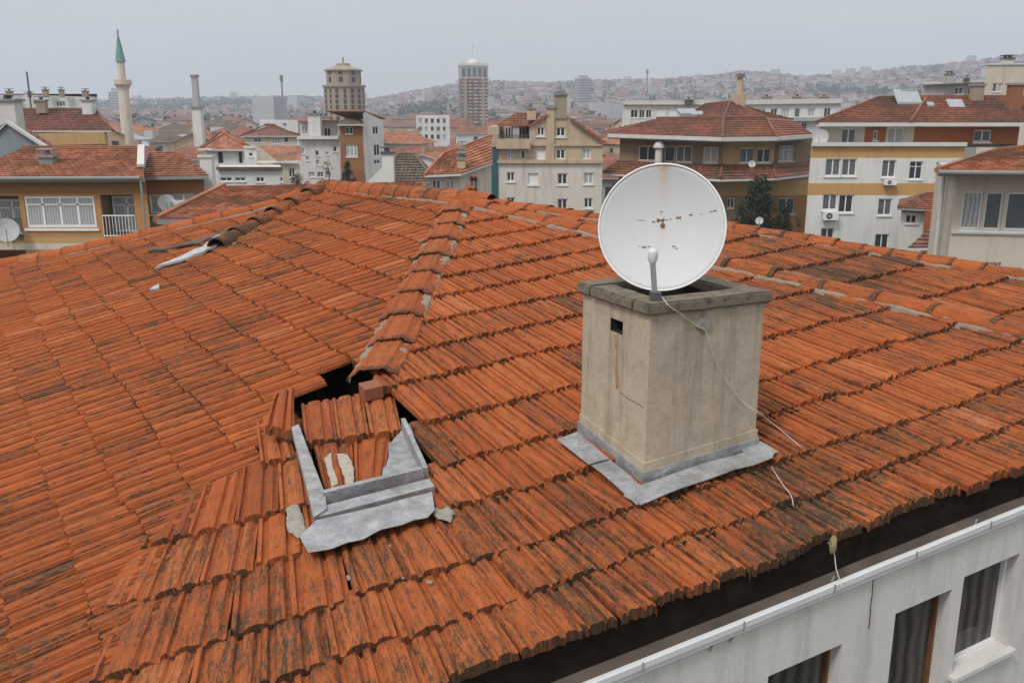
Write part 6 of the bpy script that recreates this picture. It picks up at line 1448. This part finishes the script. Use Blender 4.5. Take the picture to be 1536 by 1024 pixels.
for k, (wm, tm, kd) in enumerate(KINDS):
    r = proto_house(RNG.uniform(7.5, 11.5), RNG.uniform(6.5, 8.5), RNG.uniform(9.5, 12.5), RNG.uniform(1.3, 2.0), wm, tm, kd, 3)
    lab = f'{DESC[wm]} flat-roofed house in the crowded old town behind' if kd == 'flat' else f'{DESC[wm]} house with {RD_[tm]} {kd} roof in the crowded old town behind'
    r['label'] = lab; r['group'] = 'town houses filling the old quarter behind the near blocks'; PROT.append(r)
def copy_tree(o, parent=None):
    c = o.copy(); COL.objects.link(c)
    if parent is not None: c.parent = parent; c.matrix_parent_inverse = o.matrix_parent_inverse.copy()
    for ch in list(o.children): copy_tree(ch, c)
    return c
used = [False] * len(PROT); placed = []
cand = []
for ring in range(40):
    d = 95 * (1.058 ** ring); 
    if d > 760: break
    stepx = 12.5 + d * 0.006
    for x in np.arange(-d * .66, d * .66, stepx):
        cand.append((x + RNG.uniform(-4, 4), d + RNG.uniform(-3, 3)))
cand.sort(key=lambda q: q[1]); n_ = 0
for x, y in cand:
    px = az_px(x, y)
    if not (-60 < px < 1600) or n_ >= 295: continue
    if not clear(x, y, 7.5): continue
    if y > 300 and px > 1240: continue
    k = int(RNG.integers(0, len(PROT))); o = PROT[k] if not used[k] else copy_tree(PROT[k]); used[k] = True
    o.location = (x, y, terrain(x, y) + RNG.uniform(-4.2, 2.0) - (1.5 if y < 160 else 0)); o.rotation_euler = (0, 0, RNG.choice([0, math.pi / 2]) + RNG.normal(0.1, .25)); n_ += 1
# ------------------------------------------------------------------ far hillside: houses and woods read as one mass
m_hw = []
for nm, col in (('far_white', (.42, .40, .38)), ('far_cream', (.33, .28, .22)), ('far_roof', (.165, .085, .062)), ('far_grey', (.36, .37, .38))):
    m_hw.append(mat_plain(nm, C3(*col), .9, var=.1))
mb = MB(); mt = MB(); cnt = 0
while cnt < 3300:
    d = 430 + 1690 * RNG.random() ** .85; px = RNG.uniform(-40, 1580); x = d * (px - CX) / (FPX * 1.031) ; y = math.sqrt(max(1, d * d - x * x)); z = terrain(x, y)
    if d < 760 and px < 1240: 
        if RNG.random() < .35 or not clear(x, y, 12): continue
    dens = mnoise.noise(Vector((x * .003, y * .003, 9.0)))
    if dens < -.32: continue
    w, dd, h = RNG.uniform(8, 16), RNG.uniform(8, 12), RNG.uniform(6, 12); rot = RNG.uniform(-.5, .5)
    if RNG.random() < .012: h = RNG.uniform(16, 24); w = 14
    wm_ = int(RNG.choice([0, 0, 1, 3])); mb.abox(x, y, z - 3, w, dd, h + 3, rot, wm_)
    for s_ in range(int(h / 3)):
        e = np.array([math.cos(rot), math.sin(rot), 0]); n = np.array([math.sin(rot), -math.cos(rot), 0])
        mb.box(np.array([x, y, z + 1 + s_ * 3]) - e * w * .42 + n * (dd / 2 - .1), e * w * .84, n * .15, (0, 0, 1.1), 3)
    if h < 14 and RNG.random() < .8:
        e = np.array([math.cos(rot), math.sin(rot), 0]) * (w / 2 + .5); n = np.array([-math.sin(rot), math.cos(rot), 0]) * (dd / 2 + .5); c_ = np.array([x, y, z + h]); t_ = c_ + np.array([0, 0, 2.4])
        for a, b in ((-e - n, e - n), (e - n, e + n), (e + n, -e + n), (-e + n, -e - n)): mb.face([c_ + a, c_ + b, t_], m=2)
    cnt += 1
tag(mb.build('hillside_houses', m_hw, None), 'hazy far hillside covered in small pale houses with red roofs', 'hillside town', kind='stuff')
cnt = 0
while cnt < 9000:
    d = 520 + 1640 * RNG.random() ** .75; px = RNG.uniform(-60, 1600); x = d * (px - CX) / (FPX * 1.031); y = math.sqrt(max(1, d * d - x * x))
    dens = mnoise.noise(Vector((x * .003, y * .003, 9.0))) + .5 * mnoise.noise(Vector((x * .012, y * .012, 2.0)))
    if dens > .25 + .6 * (RNG.random() - .3): continue
    z = terrain(x, y); r = RNG.uniform(3.5, 7.5); c_ = np.array([x, y, z + r * .8]); leaves(mt, c_, r, 16, r * .42, 1.1, .35); cnt += 1
tag(mt.build('hillside_woods', M['leaf_far'], None), 'dark woods scattered between the far hillside houses', 'woods', kind='stuff')
# ------------------------------------------------------------------ haze
mb = MB(); mb.box((-3200, -600, -70), (6400, 0, 0), (0, 3800, 0), (0, 0, 300)); m, nt_, b_ = new_mat('haze_air'); nt_.nodes.remove(b_); v = nt_.nodes.new('ShaderNodeVolumePrincipled')
v.inputs['Color'].default_value = (.76, .82, .92, 1); v.inputs['Density'].default_value = 0.00040; v.inputs['Anisotropy'].default_value = .2
nt_.links.new(v.outputs[0], [n for n in nt_.nodes if n.type == 'OUTPUT_MATERIAL'][0].inputs['Volume'])
hz_ = mb.build('haze', m, None); hz_['kind'] = 'stuff'

print('TOWN', n_)
# ================================================================== camera, light, air
cam = bpy.data.cameras.new('camera'); co_ = bpy.data.objects.new('camera', cam); COL.objects.link(co_)
cam.sensor_width = 36.0; cam.sensor_fit = 'HORIZONTAL'; cam.lens = 36.0 * FPX / 1536.0; cam.clip_start = 0.05; cam.clip_end = 9000
co_.location = tuple(CAM); co_.rotation_euler = (math.pi / 2 - TH, 0, 0); SC.camera = co_
W = bpy.data.worlds.new('World'); SC.world = W; W.use_nodes = True
nt = W.node_tree; nt.nodes.clear(); g = G(nt)
SUN_EL, SUN_AZ = math.radians(52), math.radians(-142)      # azimuth from +Y towards +X
sky = g.n('ShaderNodeTexSky', sky_type='NISHITA'); sky.sun_disc = False; sky.sun_elevation = SUN_EL; sky.sun_rotation = SUN_AZ
sky.air_density = 1.0; sky.dust_density = 4.0; sky.ozone_density = 1.0
bw = g.n('ShaderNodeRGBToBW'); g.link(sky.outputs[0], bw.inputs[0])
tc = g.n('ShaderNodeTexCoord'); sep = g.n('ShaderNodeSeparateXYZ'); g.link(tc.outputs['Generated'], sep.inputs[0])
# an even overcast layer: pale grey-blue, a little brighter overhead, soft cloud mottling
cl = g.noise(g.scale(tc.outputs['Generated'], (1.0, 1.0, 3.0)), 2.2, 6, 0.6)
layer = g.ramp(g.math('MAXIMUM', sep.outputs[2], 0.0), [(0.0, (4.95, 5.0, 5.05)), (0.12, (4.9, 4.97, 5.08)), (0.35, (7.0, 7.3, 7.7)), (1.0, (9.6, 9.7, 9.8))])
layer = g.mix(g.math('MULTIPLY', g.math('SUBTRACT', cl, 0.40), 1.1, clamp=True), layer, C3(6.1, 6.3, 6.6))
c = g.mix(0.15, layer, sky.outputs[0])
bg = g.n('ShaderNodeBackground'); g.link(c, bg.inputs['Color']); bg.inputs['Strength'].default_value = 0.10
wo = g.n('ShaderNodeOutputWorld'); g.link(bg.outputs[0], wo.inputs[0])
sl = bpy.data.lights.new('sun', 'SUN'); so_ = bpy.data.objects.new('sun', sl); COL.objects.link(so_)
sl.energy = 1.5; sl.angle = math.radians(14); sl.color = (1.0, 0.965, 0.92)
dirv = Vector((math.sin(SUN_AZ) * math.cos(SUN_EL), math.cos(SUN_AZ) * math.cos(SUN_EL), math.sin(SUN_EL)))
so_.rotation_euler = dirv.to_track_quat('Z', 'Y').to_euler(); so_.location = (0, 0, 60)
SC.view_settings.view_transform = 'Standard'; SC.view_settings.look = 'None'; SC.view_settings.exposure = 0.48; SC.view_settings.gamma = 1.0
SC.cycles.max_bounces = 6; SC.cycles.diffuse_bounces = 3; SC.cycles.glossy_bounces = 2; SC.cycles.volume_bounces = 1
SC.cycles.use_denoising = True
